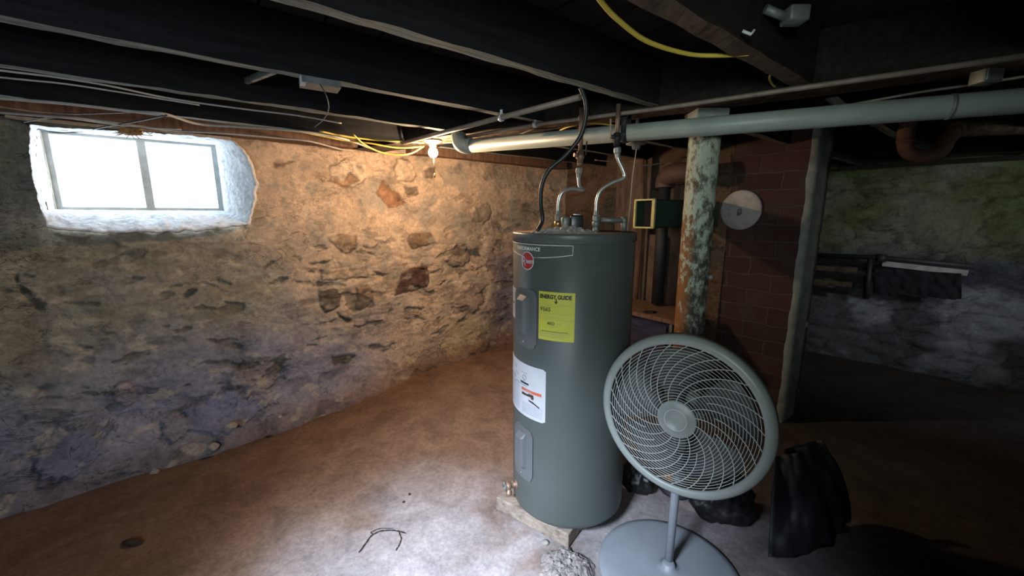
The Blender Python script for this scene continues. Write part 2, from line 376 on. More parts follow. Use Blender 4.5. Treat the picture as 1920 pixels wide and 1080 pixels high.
# angular stones: outline in half-pixels of a crop that starts at (0, 188)
poly_px = [([(1435, 300), (1460, 330), (1500, 350), (1515, 385), (1490, 400), (1455, 405), (1440, 375), (1415, 350), (1425, 320)], (.40, .22, .13), -.010),
    ([(1545, 625), (1605, 622), (1610, 680), (1600, 700), (1480, 730), (1500, 690), (1510, 650)], (.155, .09, .07), .012),
    ([(1530, 510), (1560, 498), (1610, 500), (1635, 535), (1590, 545), (1550, 555), (1528, 535)], (.30, .20, .13), .010),
    ([(1225, 515), (1270, 505), (1335, 510), (1335, 555), (1300, 575), (1260, 550)], (.42, .30, .20), .008),
    ([(1200, 715), (1250, 700), (1280, 725), (1270, 770), (1220, 795), (1200, 760)], (.20, .15, .11), .012),
    ([(1335, 700), (1380, 695), (1400, 740), (1370, 780), (1330, 785), (1340, 740)], (.38, .26, .17), .012),
    ([(1235, 250), (1300, 225), (1370, 240), (1375, 290), (1320, 330), (1240, 300)], (.82, .64, .47), .008),
    ([(1250, 290), (1290, 305), (1310, 275), (1345, 300), (1300, 332), (1255, 312)], (.50, .32, .20), -.004),
    ([(1490, 220), (1530, 225), (1560, 280), (1540, 305), (1490, 300), (1480, 260)], (.74, .56, .40), .010),
    ([(1590, 265), (1630, 250), (1620, 290), (1590, 290)], (.30, .22, .16), .005),
    ([(1520, 325), (1560, 330), (1570, 350), (1530, 358)], (.34, .26, .19), .005),
    ([(1200, 648), (1370, 634), (1378, 662), (1210, 672)], (.60, .46, .32), .014),
    ([(1185, 683), (1250, 680), (1305, 695), (1190, 697)], (.12, .10, .08), -.010),
    ([(1160, 612), (1200, 602), (1245, 597), (1215, 615)], (.12, .12, .10), -.010),
    ([(1400, 640), (1450, 652), (1435, 662), (1410, 658)], (.12, .11, .09), -.008),
    ([(1760, 565), (1800, 560), (1805, 585), (1770, 582)], (.16, .16, .13), -.006),
    ([(690, 725), (735, 708), (740, 715), (700, 742)], (.10, .11, .10), -.010),
    ([(1265, 797), (1290, 812), (1330, 828), (1300, 832), (1275, 815)], (.10, .10, .08), -.010),
    ([(1240, 960), (1330, 958), (1310, 985), (1250, 990)], (.16, .16, .13), -.008),
    ([(45, 640), (75, 690), (120, 735), (160, 765), (150, 800), (90, 740), (55, 690)], (.14, .13, .10), -.02),
    ([(1030, 240), (1105, 225), (1110, 232), (1035, 252)], (.30, .2, .13), -.006)]
PW = []
for pl, col, rel in poly_px:
    q = [wp(x/2, 188+y/2) for x, y in pl]; PW.append((q, col, rel, min(a for a, b in q)-.04, max(a for a, b in q)+.04, min(b for a, b in q)-.04, max(b for a, b in q)+.04))
def sdist(poly, x, y):
    best = 9; n = len(poly)
    for i in range(n):
        (x1, y1), (x2, y2) = poly[i-1], poly[i]; ex, ey = x2-x1, y2-y1
        t = max(0, min(1, ((x-x1)*ex+(y-y1)*ey)/(ex*ex+ey*ey+1e-12))); best = min(best, math.hypot(x-x1-t*ex, y-y1-t*ey))
    return -best if inside(poly, x, y) else best
SW = []
for (x, y, rx, ry, col, rel) in stones:
    s0, z0 = wp(x, y); s1, _ = wp(x+rx, y); _, z1 = wp(x, y-ry)
    SW.append((s0, z0, abs(s1-s0), abs(z1-z0), col, rel))
def wall_left_fn(a, b):
    s = -2.4+5.55*a; z = -.06+2.10*b
    base = fz(s, -3.0)
    zz = z-base
    # low ledge of earth and stones along the foot, thickest near the camera end
    led = .17*sst(1.1, -.4, s)*sst(.34, .02, zz+.07*nz(s*2.2, 1.3)) + .05*sst(.25, 0, zz)
    led += .05*sst(.9, .3, zz)*max(0, .5+fbm(s*1.7, z*1.7, 4, 3))
    d = led + .04*fbm(s*.9+3, z*1.2, 0, 3) + .011*fbm(s*5, z*8, 9, 4)
    # horizontal bedding of the stones in the middle band
    band = sst(.25, .6, z)*sst(1.45, 1.1, z)
    v = fbm(s*3.1+nz(s*2, z*3)*.6, z*7.5, 2, 4)
    d += .017*band*abs(v) - .008*band
    rid = 1-min(1, abs(v)*11)
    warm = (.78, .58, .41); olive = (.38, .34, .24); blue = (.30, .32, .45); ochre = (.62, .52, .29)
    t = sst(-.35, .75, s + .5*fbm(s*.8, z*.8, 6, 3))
    c = mixc(olive, warm, t)  # tan near the bulb, olive farther off: lamp warmth put into the colour
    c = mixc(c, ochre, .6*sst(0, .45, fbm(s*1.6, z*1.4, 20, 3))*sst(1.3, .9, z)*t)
    c = mixc(c, (.42, .36, .29), .5*sst(.05, .35, fbm(s*2.3, z*3.1, 33, 4)))
    c = mixc(c, blue, .75*sst(.85, .35, zz+.3*fbm(s*1.5, z*1.5, 11, 3))*sst(1.3, .7, s))  # cool window light on the lower wall, painted as a bluish band
    c = mixc(c, (.17, .15, .22), .8*sst(1.95, 2.25, s+.15*nz(z*3, 5))*sst(1.35, .9, z+.2*nz(s*3, z*3)))  # bluish-purple shade at the far end, painted into the wall
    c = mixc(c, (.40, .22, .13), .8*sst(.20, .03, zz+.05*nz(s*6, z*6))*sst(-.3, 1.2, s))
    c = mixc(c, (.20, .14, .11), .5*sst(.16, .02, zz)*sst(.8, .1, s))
    k = 1-.4*rid*band*sst(-.1, .3, fbm(s*1.9, z*2.4, 41, 2)); 
    pit = sst(.22, .5, fbm(s*6, z*9, 55, 4))
    k *= 1-.25*pit; d -= .007*pit
    c = tuple(q*k for q in c)
    # vertical blotches of grey lime wash
    c = mixc(c, (.38, .36, .31), .5*sst(.1, .4, fbm(s*5.2, z*4.2, 70, 4))*sst(.3, 1, z))
    for (s0, z0, rx, rz, col, rel) in SW:
        if abs(s-s0) < rx*1.7 and abs(z-z0) < rz*1.7:
            q = math.hypot((s-s0)/rx, (z-z0)/rz)+.30*fbm(s*7+s0*5, z*9, 3, 2)+.22*fbm(s*26, z*30, 9, 3)
            if q < 1.25:
                m = sst(1.12, .78, q); c = mixc(c, mixc(col, c, .30+.25*fbm(s*9, z*9, 5, 2)), m*.9); d += rel*m
                if rel > 0:
                    e = sst(.85, 1.02, q)*sst(1.25, 1.05, q); c = tuple(x*(1-.45*e*sst(-.3,.3,nz(s*5,z*5,2))) for x in c); d -= .008*e
    for (pl, col, rel, a0, a1, b0, b1) in PW:
        if a0 < s < a1 and b0 < z < b1:
            q = sdist(pl, s, z)+.010*fbm(s*22, z*24, 6, 3)
            if q < .02:
                m = sst(.004, -.004, q); cc = tuple(x*(.8+.5*(fbm(s*18, z*18, 2, 3)+.4)) for x in col)
                e = sst(.016, .003, q)*sst(-.008, .001, q)*sst(-.4, .2, nz(s*7, z*7, 3))
                c = mixc(c, cc, m); c = tuple(x*(1-.5*e) for x in c); d += rel*m-.006*e
    # dark crevices between the bedded stones
    cv = fbm(s*4.2+.8*nz(s*2, z*2), z*11+1.2*nz(s*3, 5), 81, 5)
    cm = sst(.36, .50, cv+.10*fbm(s*24, z*30, 7, 3))*sst(1.5, 1.15, z+.2*nz(s*2, z))*sst(.2, .4, z)
    c = mixc(c, (.17, .155, .12), .65*cm); d -= .014*cm
    hl = sst(.28, .5, fbm(s*7, z*12, 95, 5)); c = mixc(c, (.80, .70, .52), .35*hl*sst(1.6, 1.2, z))
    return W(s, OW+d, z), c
def keep_left(a, b):
    s = -2.4+5.55*a; z = -.06+2.10*b
    return not inside(hole, s, z)
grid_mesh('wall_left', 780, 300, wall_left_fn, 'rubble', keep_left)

def plain_wall(name, P0, P1, nrm, nu, nv, colf, amp=.05, z0=-.06, z1=2.12, mat='rubble_dim'):
    P0 = Vector(P0); P1 = Vector(P1); nrm = Vector(nrm); L = (P1-P0).length
    def fn(a, b):
        s = a*L; z = z0+(z1-z0)*b
        v = fbm(s*2.4+P0.x, z*5.5, P0.y, 4)
        d = amp*fbm(s*.9+P0.x*3, z*1.3, P0.y, 4)+amp*.7*abs(v)
        c = colf(s, z); rid = 1-min(1, abs(v)*9); c = tuple(q*(1-.5*rid) for q in c)
        p = P0.lerp(P1, a)+nrm*d; p.z = z; return p, c
    return grid_mesh(name, nu, nv, fn, mat)
nU = Vector((-UX, -UY, 0))
def col_back(s, z):
    return mixc((.19, .13, .09), (.11, .10, .085), sst(-.2, .3, fbm(s*2, z*2, 3, 3)))
plain_wall('wall_back', W(3.12, -3.2), W(3.12, -1.40), nU, 130, 120, col_back, .02)
plain_wall('wall_partition', W(3.12, -1.42), W(5.3, -1.42), Vector((UY, -UX, 0)), 60, 60, col_back, .02)
def col_right(s, z):
    g = mixc((.20, .21, .16), (.155, .18, .085), sst(-.15, .3, fbm(s*1.3, z*2, 12, 3)))  # greenish daylight on the upper wall, put into the stone colour
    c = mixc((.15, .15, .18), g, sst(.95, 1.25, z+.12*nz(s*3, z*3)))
    c = mixc(c, (.40, .40, .48), .8*sst(.02, .32, fbm(s*1.9, z*2.6, 8, 4))*sst(1.1, .8, z)*sst(2.4, 1.2, s))  # bluish-white light low on the wall, painted in
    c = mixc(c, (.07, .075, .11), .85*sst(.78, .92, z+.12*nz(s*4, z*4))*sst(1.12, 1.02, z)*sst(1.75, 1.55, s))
    return mixc(c, (.05, .036, .03), .9*sst(.55, .1, z+.25*nz(s*2, 9))*sst(1.0, 2.0, s))  # light falloff toward the lower right painted as dark brown
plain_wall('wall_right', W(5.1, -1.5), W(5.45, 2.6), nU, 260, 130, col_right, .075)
dk = lambda s, z: (.10, .09, .08)
plain_wall('wall_side', W(-2.4, 2.55), W(5.6, 2.55), Vector((-UY, UX, 0)), 60, 20, dk, .03)
plain_wall('wall_front', W(-2.35, -3.2), W(-2.35, 2.6), Vector((UX, UY, 0)), 50, 20, dk, .03)

def floor_fn(a, b):
    u = -2.4+8.0*a; o = -3.2+5.85*b
    P = W(u, o)
    z = fz(u, o)+.018*fbm(P.x*.9, P.y*.9, 3, 3)+.004*fbm(P.x*6, P.y*6, 1, 3)
    # keep it flat and level under the heater and fan
    q = sst(1.0, .55, math.hypot(P.x-.45, P.y-1.6)); z = z*(1-q)-.004*q
    if u > 2: z = max(z, -.01)
    brown = (.24, .145, .092); pale = (.38, .365, .38); dark = (.13, .085, .065)
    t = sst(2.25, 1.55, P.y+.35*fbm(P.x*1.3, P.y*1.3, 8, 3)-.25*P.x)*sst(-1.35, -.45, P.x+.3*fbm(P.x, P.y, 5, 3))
    c = mixc(brown, pale, t*.85)  # pale dusty concrete, with part of the cool light pool painted in
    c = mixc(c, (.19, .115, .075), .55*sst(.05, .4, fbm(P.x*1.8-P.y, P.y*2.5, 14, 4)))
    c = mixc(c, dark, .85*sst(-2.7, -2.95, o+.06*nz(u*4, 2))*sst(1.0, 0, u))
    c = mixc(c, (.13, .085, .065), .75*sst(-.9, -2.0, P.x+.25*fbm(P.x, P.y, 31, 3))*sst(2.6, 1.9, P.y))  # left front darkened in the colour where the light falls off
    c = mixc(c, (.06, .053, .052), .9*sst(.3, 1.6, P.x+.12*fbm(P.x*2, P.y*2, 44, 3)))  # shade over the right side painted into the floor colour
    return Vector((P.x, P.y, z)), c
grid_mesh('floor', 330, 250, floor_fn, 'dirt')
m = MB()
for k in range(44):                                                   # subfloor planks, laid across the joists
    u0 = -2.45+k*.19
    P = [W(u0, -3.3, 2.1), W(u0+.182, -3.3, 2.1), W(u0+.182, 2.7, 2.1), W(u0, 2.7, 2.1)]
    m.quadbox(P+[p+Vector((0, 0, .03)) for p in P])
tag(m.build('ceiling', 'subfloor'), kind='structure')
m = MB(); P = [W(-2.5, -3.4, 2.14), W(5.9, -3.4, 2.14), W(5.9, 2.8, 2.14), W(-2.5, 2.8, 2.14)]; m.quadbox(P+[p+Vector((0, 0, .05)) for p in P])
tag(m.build('trim_1', 'subfloor'), kind='structure')

# --- window : frame plane at o = OF
OF = -3.30
cs = [wp(104, 257, OF), wp(396, 273, OF), wp(408, 386, OF), wp(110, 393, OF)]
ws0 = (cs[0][0]+cs[3][0])/2; ws1 = (cs[1][0]+cs[2][0])/2; wz1 = (cs[0][1]+cs[1][1])/2; wz0 = (cs[2][1]+cs[3][1])/2
win = thing('window_1', None, None); tag(win, kind='structure')
def ubox(mb, u0, u1, o0, o1, z0, z1, mi=0):
    P = [W(u0, o0, z0), W(u1, o0, z0), W(u1, o1, z0), W(u0, o1, z0)]
    return mb.quadbox(P+[Vector((p.x, p.y, z1)) for p in P], mi)
g = .024
m = MB()
ubox(m, ws0-g, ws0, OF-.03, OF+.02, wz0-g, wz1+g); ubox(m, ws1, ws1+g+.015, OF-.03, OF+.02, wz0-g, wz1+g)
ubox(m, ws0, ws1, OF-.03, OF+.02, wz1, wz1+g); ubox(m, ws0, ws1, OF-.03, OF+.02, wz0-g, wz0)
m.build('window_frame', 'frame_paint', win)
sm = ws0+(ws1-ws0)*.525
m = MB(); ubox(m, sm-.017, sm+.017, OF-.028, OF+.024, wz0, wz1); ubox(m, sm-.021, sm-.013, OF+.02, OF+.032, wz0, wz1); m.build('mullion', 'frame_paint', win)
for a, b_ in ((ws0, sm-.017), (sm+.017, ws1)):
    m = MB(); ubox(m, a, b_, OF-.012, OF-.009, wz0, wz1); m.build('pane', 'window_glass', win)
m = MB(); ubox(m, ws1+g+.012, ws1+g+.052, OF-.02, OF+.055, wz0-g, wz1+g); m.build('jamb_board', 'frame_paint', win)
m = MB(); ubox(m, ws0-g-.035, ws0-g+.002, OF-.02, OF+.05, wz0-g, wz1+g); m.build('jamb_board', 'lintel', win)
m = MB(); ubox(m, ws0-.09, ws1+.10, OF+.01, OW+.03, wz1+g, wz1+g+.045); m.build('lintel_board', 'lintel', win)
# plaster reveal: loft between frame rectangle and the ragged outline on the wall
def rect_pt(th):
    c, s = math.cos(th), math.sin(th); hw = (ws1-ws0)/2+g; hh = (wz1-wz0)/2+g*.6
    k = min(hw/abs(c) if abs(c) > 1e-6 else 9, hh/abs(s) if abs(s) > 1e-6 else 9)
    return ((ws0+ws1)/2+c*k, (wz0+wz1)/2+s*k)
def out_pt(th):
    cx, cy = (ws0+ws1)/2, (wz0+wz1)/2; best = None; n = len(outline)
    d = (math.cos(th), math.sin(th))
    for i in range(n):
        (x1, y1), (x2, y2) = outline[i], outline[(i+1) % n]
        ex, ey = x2-x1, y2-y1; den = d[0]*ey-d[1]*ex
        if abs(den) < 1e-9: continue
        t = ((x1-cx)*ey-(y1-cy)*ex)/den; q = ((x1-cx)*d[1]-(y1-cy)*d[0])/den
        if t > 0 and -1e-6 <= q <= 1+1e-6: best = max(best or 0, t)
    best = best or .4
    return (cx+d[0]*best, cy+d[1]*best)
NT, NR = 360, 16
vs = []; fs = []
for j in range(NR+1):
    t = j/NR
    for i in range(NT):
        th = 2*PI*i/NT
        a = rect_pt(th); b = out_pt(th)
        rag = .022*fbm(math.cos(th)*6, math.sin(th)*6, 1, 5)
        lip = max(0, (t-.8)/.2); t_ = min(1, t/.8); tt = t_**1.25+lip*(.075+.10*max(0, fbm(math.cos(th)*9, math.sin(th)*9, 4, 4)))
        s = a[0]+(b[0]-a[0])*tt*(1+rag*2*tt); z = a[1]+(b[1]-a[1])*tt*(1+rag*2*tt)
        s += .006*fbm(s*20, z*20, t, 3)*min(1, t*4); z += .006*fbm(s*20, z*20, 5+t, 3)*min(1, t*4)
        if math.sin(th) > 0: z = min(z, wz1+g+.046+.012*lip)
        dd = OF+.012+(OW+.085-OF)*(t_**.8)+.010*fbm(s*14, z*14, 7, 4)*min(1, t*4)
        if lip: dd -= .03*lip
        if j == NR: dd -= .07
        vs.append(W(s, dd, z))
for j in range(NR):
    for i in range(NT):
        fs.append((j*NT+i, j*NT+(i+1) % NT, (j+1)*NT+(i+1) % NT, (j+1)*NT+i))
m = MB(); m.add(vs, fs, 0, True); m.build('plaster_reveal', 'plaster_white', win)
# portal that lets the sky in through the panes
def area(name, loc, direction, sx, sy, power, col, portal=False, spread=PI):
    l = bpy.data.lights.new(name, 'AREA'); l.shape = 'RECTANGLE'; l.size = sx; l.size_y = sy; l.energy = power; l.color = col; l.spread = spread
    o = bpy.data.objects.new(name, l); C.objects.link(o); o.location = loc; o.rotation_euler = Vector(direction).to_track_quat('-Z', 'Y').to_euler()
    if portal: l.cycles.is_portal = True
    return o
area('window_portal', W((ws0+ws1)/2, OF-.04, (wz0+wz1)/2), (UY, -UX, 0), ws1-ws0, wz1-wz0, 1, (1, 1, 1), True)

# ------------------------------------------------------------------ timber overhead
def beam(name, P0, P1, wdir, w, z0, z1, label, group=None, cat='joist', mats=('joist_side', 'joist_under'), seed=0, seg=.05):
    """beam with near bottom edge P0->P1, thickness w along wdir"""
    P0 = Vector(P0); P1 = Vector(P1); L = (P1-P0).length; n = max(2, int(L/seg)); wd = Vector(wdir).normalized(); m = MB(); vs = []
    for i in range(n+1):
        p = P0.lerp(P1, i/n); s = i*L/n
        j = lambda k, a=.004: a*fbm(s*7+seed*13, k*3.7, seed, 3)
        for (q, zz, k) in ((0, z0, 1), (w, z0, 2), (w, z1, 3), (0, z1, 4)):
            v = p+wd*(q+j(k)); v.z = zz+(j(k+8, .005) if zz == z0 else 0); vs.append(v)
    fs = []; mi = []
    for i in range(n):
        a = i*4
        for k in range(4):
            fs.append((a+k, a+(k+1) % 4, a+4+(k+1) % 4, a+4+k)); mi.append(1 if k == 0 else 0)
    fs += [(0, 1, 2, 3), (n*4+3, n*4+2, n*4+1, n*4)]; mi += [0, 0]
    m.v = vs; m.f = [list(f) for f in fs]; m.m = mi; m.sm = [False]*len(fs)
    o = m.build(name, list(mats)); tag(o, label, cat, group); return o
# girder: near underside edge runs G0 -> G1
GL = Vector((-.278, 2.407, 0)); gd = (Vector((1.504, 1.264, 0))-GL).normalized(); gn = Vector((-gd.y, gd.x, 0))
if gn.y < 0: gn = -gn
G0 = GL-gd*1.02; G1 = GL+gd*4.2
GW = .20
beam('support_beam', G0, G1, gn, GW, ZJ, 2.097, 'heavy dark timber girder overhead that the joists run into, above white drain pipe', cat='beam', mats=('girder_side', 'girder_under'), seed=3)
def hit(o):     # u where joist line o meets near edge of girder
    # P = GL+gd*t ; uo(P).o = o
    o0 = uo(GL)[1]; od = UY*gd.x-UX*gd.y; t = (o-o0)/od; return uo(GL+gd*t)[0]
jl = {-.55: 'rough brown joist at upper right that the end of the yellow cable disappears behind',
      -1.05: 'dark ceiling joist with the black heater cable dropping from its underside',
      -1.575: 'long dark joist with a small metal box and wooden brace on its far side',
      -2.055: 'dark joist third out from the window wall, plain grey underside',
      -2.56: 'dark ceiling joist nearest the window wall, cables strung beneath',
      -.02: 'joist above the right of the camera, ending on the girder', .5: 'joist over the dark right side of the cellar'}
on = Vector((UY, -UX, 0))
for k, o in enumerate(jl):
    far = -o*0
    ue = min(hit(o+.0), hit(o+.05))-.012
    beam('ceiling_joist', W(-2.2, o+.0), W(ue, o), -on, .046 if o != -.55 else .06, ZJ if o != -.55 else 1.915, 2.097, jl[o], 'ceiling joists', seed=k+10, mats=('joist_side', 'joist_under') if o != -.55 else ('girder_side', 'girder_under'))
far_l = ['joist beyond the girder, closest to the bare bulb', 'joist beyond the girder above the water heater hoses', 'joist beyond the girder behind the rusty post top', 'joist beyond the girder over the brick chimney', 'joist beyond the girder right of the chimney', 'joist beyond the girder near the iron trap pipe', 'joist beyond the girder at far right']
for k, o in enumerate((-2.56, -2.055, -1.575, -1.05, -.55, -.02, .5)):
    us = max(hit(o), hit(o-.05))+GW/abs(gn.dot(Vector((UX, UY, 0))))+.06
    ue = 3.1 if o < -1.5 else 5.1
    beam('ceiling_joist', W(us, o), W(ue, o), -on, .046, ZJ, 2.097, far_l[k], 'ceiling joists beyond the girder', seed=k+30, seg=.1)
m = MB(); beam('sill_beam', W(-2.3, -2.985), W(.93, -2.985), -on, .13, 1.925, 2.097, 'rough timber sill resting on top of the stone wall above the window', cat='beam', mats=('old_board', 'old_board'), seed=50)
beam('sill_beam', W(3.0, -2.985), W(1.32, -2.985), -on, .13, 1.925, 2.097, 'rough timber sill on the stone wall behind the bare bulb', cat='beam', mats=('old_board', 'old_board'), seed=51)
# ledge boards on top of the far right wall
for k, (z, d, a, b, lab) in enumerate(((1.93, .14, -1.2, 2.4, 'upper splintered sill board on the far greenish wall'), (1.885, .10, -1.2, 1.2, 'lower splintered sill board under another on the far greenish wall'))):
    beam('sill_board', W(4.98, a), W(5.3, b), Vector((-UX, -UY, 0)), d, z, z+.03, lab, cat='board', mats=('girder_side', 'old_board'), seed=60+k)

# diagonal brace, metal bracket box on joist
def plank(mb, A, B, width, thick, updir=(0, 0, 1), mi=0):
    A = Vector(A); B = Vector(B); d = (B-A).normalized(); s = d.cross(Vector(updir)).normalized(); t = d.cross(s).normalized()
    P = []
    for q in (A, B):
        for (a, b) in ((-1, -1), (1, -1), (1, 1), (-1, 1)): P.append(q+s*a*thick/2+t*b*width/2)
    return mb.add(P, [(0, 1, 2, 3), (7, 6, 5, 4), (0, 4, 5, 1), (1, 5, 6, 2), (2, 6, 7, 3), (3, 7, 4, 0)], mi)
m = MB(); A = atz(448, 158, 2.02); B = atz(514, 131, 1.925); plank(m, A, B, .022, .014)
tag(m.build('wooden_brace', 'joist_under'), 'short diagonal wooden brace between two ceiling joists', 'brace')
P = W(uo(atz(600, 150, 1.93))[0], -1.64, 1.885)
t = thing('junction_box', 'small flat metal box hung under the joist beside a thin black wire', 'box', P)
m = MB(); A = atz(566, 153, 1.90); B = atz(640, 165, 1.90); d = (B-A).normalized(); s = Vector((-d.y, d.x, 0))
Q = [A, B, B+s*.08, A+s*.08]
m.quadbox(Q+[q+Vector((0, 0, .022)) for q in Q]); m.build('tray', 'galv', t)
m = MB(); Q = [A-d*.004, A+d*.012, A+d*.012+s*.03, A-d*.004+s*.03]; m.quadbox([q-Vector((0, 0, .006)) for q in Q]+[q+Vector((0, 0, .05)) for q in Q]); m.build('bracket', 'label_white', t)
def cable(name, pts, r, mat, label, cat='cable', group=None, k=8, n=8):
    m = MB(); m.tube(spline(pts, k), r, n); o = m.build(name, mat); return tag(o, label, cat, group)
cable('hanging_wire', [atz(600, 158, 1.90), atz(612, 180, 1.87), atz(616, 205, 1.85), atz(606, 225, 1.86), atz(590, 238, 1.88)], .002, 'cable_dark', 'thin black wire looping down from the small metal box on the joist', 'wire')

# ------------------------------------------------------------------ cables along the left wall
z9 = 1.905
def pxz(lst, z=z9, ext=None):
    P = [atz(x, y, z) for x, y in lst]
    if ext: P = [P[0]-(P[1]-P[0]).normalized()*ext]+P
    return P
cable('cable', pxz([(0, 132), (100, 144), (200, 160), (300, 181), (380, 194), (470, 206), (560, 217), (640, 231)], z9, .8), .0035, 'cable_white', 'upper of two thin pale cables running between the joists above the window')
cable('cable', pxz([(0, 145), (120, 157), (220, 172), (300, 185), (374, 197)], 1.90, .8), .003, 'cable_white', 'lower of two thin pale cables that merge above the window')
cable('cable', pxz([(0, 184), (130, 195), (250, 209), (310, 214), (370, 232), (450, 238), (540, 244), (600, 252), (650, 262), (700, 280)], 1.895, .8), .006, 'cable_white', 'thick pale cable crossing above the window and sagging past its right side')
cable('cable', pxz([(0, 200), (60, 208), (130, 213), (190, 212), (250, 210)], 1.90, .5), .0035, 'copper', 'thin brown cable stretching above the left window pane')
cable('cable', pxz([(0, 221), (40, 229), (75, 243), (110, 249), (150, 247), (200, 237), (260, 227), (312, 216)], 1.89, .5), .004, 'cable_dark', 'black cable drooping across the top left corner of the window')
cable('cable', pxz([(0, 211), (90, 218), (160, 223), (235, 233), (320, 244), (420, 250), (520, 259), (580, 265), (620, 275), (660, 285)], 1.895, .5), .005, 'cable_white', 'pale cable running just over the window lintel')
cable('cable', pxz([(45, 229), (90, 221), (130, 222), (235, 236), (340, 243)], 1.885), .003, 'cable_white', 'short pale cable lying across the lintel')
oc = 'orange_lit'
cable('cable', [atz(600, 246, 1.90), atz(650, 256, 1.90), atz(700, 262, 1.90), atz(740, 264, 1.89), atz(795, 268, 1.90)], .005, 'cable_yellow', 'topmost yellow cable entering the light fixture from the left')
cable('cable', [atz(560, 246, 1.895), atz(640, 262, 1.895), atz(690, 268, 1.885), atz(745, 277, 1.87), atz(793, 275, 1.895)], .005, 'cable_yellow', 'middle yellow cable sagging toward the light fixture')
cable('cable', [atz(662, 252, 1.90), atz(685, 272, 1.86), atz(720, 287, 1.83), atz(765, 289, 1.83), atz(795, 274, 1.89)], .005, 'cable_yellow', 'lowest looping yellow cable left of the bare bulb')
cable('cable', [atz(832, 267, 1.90), atz(850, 267, 1.89), atz(868, 275, 1.87), atz(880, 283, 1.865), atz(910, 262, 1.90)], .005, 'cable_yellow', 'short yellow cable between bare bulb and white pipe elbow')
cable('cable', [atz(1035, 255, 1.90), atz(1060, 240, 1.905), atz(1100, 231, 1.905), atz(1150, 235, 1.90), atz(1180, 243, 1.88)], .0045, 'cable_yellow', 'yellow cable arching over the white pipe behind the hoses')
cable('cable', [atz(1085, -60, 1.93), atz(1125, 0, 1.93), atz(1160, 38, 1.925), atz(1215, 78, 1.92), atz(1290, 101, 1.92), atz(1350, 104, 1.92), atz(1404, 101, 1.92)], .0062, 'cable_yellow', 'bright yellow cable drooping between joists at the top of the picture', k=12)
cable('cable', [atz(1446, 134, 1.93), atz(1443, 148, 1.93), atz(1450, 160, 1.93), atz(1462, 166, 1.925)], .004, 'cable_yellow', 'short curl of yellow cable where joist meets girder')
cable('cable', [atz(905, 262, 1.90), atz(960, 256, 1.90), atz(1000, 243, 1.905), atz(1040, 240, 1.905), atz(1090, 232, 1.905)], .004, 'cable_dark', 'dark cable tangled above the left end of the white pipe')
cable('cable', [atd(1115, 300, 2.6), atd(1165, 305, 2.6), atd(1215, 310, 2.6), atd(1290, 294, 2.6)], .004, 'copper', 'thin cable running behind heater hoses toward the post')
m = MB()
for k in range(46):
    c = atz(240+random.uniform(-16, 30), 245, 1.872); a = random.uniform(0, 2*PI); l = random.uniform(.02, .05)
    m.tube([c, c+Vector((math.cos(a)*l*.6, math.sin(a)*l*.3, -l*.35)), c+Vector((math.cos(a)*l*1.1, math.sin(a)*l*.5, -l*random.uniform(-.2, .8)))], .0016, 4)
m.blob(atz(245, 246, 1.872), (.055, .02, .02), 4, .5)
tag(m.build('insulation_tuft', 'tuft'), 'orange tuft of fluffy insulation stuck above the window mullion', 'tuft')

# ------------------------------------------------------------------ light fixture
bc = atd(812, 286, 2.60)
t = thing('ceiling_light', 'bare glowing bulb in a socket fixed under the girder, pull chain hanging', 'light', (bc.x, bc.y, ZJ))
m = MB(); m.lathe([(.055, 0), (.055, -.008), (.04, -.016), (.024, -.024), (.022, -.04)], (bc.x, bc.y, ZJ-.004), n=24); m.build('socket', 'porcelain', t)
m = MB(); m.lathe([(.013, .045), (.014, .034), (.026, .014), (.031, 0), (.027, -.016), (.015, -.028), (.002, -.031)], bc, n=24); m.build('bulb', 'bulb_glow', t)
m = MB(); m.tube([(bc.x+.028, bc.y-.03, ZJ-.03), (bc.x+.010, bc.y-.03, bc.z-.04), (bc.x+.010, bc.y-.03, bc.z-.135)], .0022, 6); m.lathe([(.002, 0), (.005, -.004), (.006, -.02), (.003, -.026)], (bc.x+.010, bc.y-.03, bc.z-.13), n=10); m.build('pull_chain', 'brass', t)
l = bpy.data.lights.new('bulb_light', 'POINT'); l.energy = 42; l.color = (1, .66, .40); l.shadow_soft_size = .035
o = bpy.data.objects.new('bulb_light', l); C.objects.link(o); o.location = bc+Vector((0, -.02, -.05))

# ------------------------------------------------------------------ pipes
PA = Vector((-.27, 2.385, 1.845)); PB = Vector((.80, 1.765, 1.82)); pd = (PB-PA).normalized(); PC = PA+pd*2.7
t = thing('drain_pipe', 'long white plastic drain pipe hung under the girder, elbow at its left end', 'pipe', PA)
pr = .038
m = MB(); m.tube([PA+pd*.03, PC], pr, 28); m.build('pipe', 'pvc', t)
m = MB(); m.tube([PA+pd*.035, PA+pd*.028], pr+.005, 24); m.tube(spline([PA+pd*.05, PA+pd*.005, PA+Vector((-.03, .014, .02)), PA+Vector((-.04, .02, .074))], 8), pr+.0045, 24); m.build('elbow', 'pvc', t)
for (q, lab) in ((1.98, None),):
    m = MB(); m.tube([PA+pd*q, PA+pd*(q+.012)], pr+.002, 28); m.build('joint', 'galv', t)
tag_h = None
hq = 0.94
hp = PA+pd*.92
m = MB(); ring = []
x = pd.cross(Vector((0, 0, 1))).normalized()
for k in range(15):
    a = PI*.5+PI*k/14*1.0+0
    ring.append(hp+(-x*math.cos(a-PI/2)*1 if False else x*math.cos(PI+PI*k/14))*(pr+.003)+Vector((0, 0, 1))*math.sin(PI+PI*k/14)*(pr+.003))
pts = [Vector((ring[0].x, ring[0].y, ZJ-.004))]+ring
vs = []; fs = []
for p in pts: vs += [p-pd*.012, p+pd*.012]
for k in range(len(pts)-1): fs.append((2*k, 2*k+1, 2*k+3, 2*k+2))
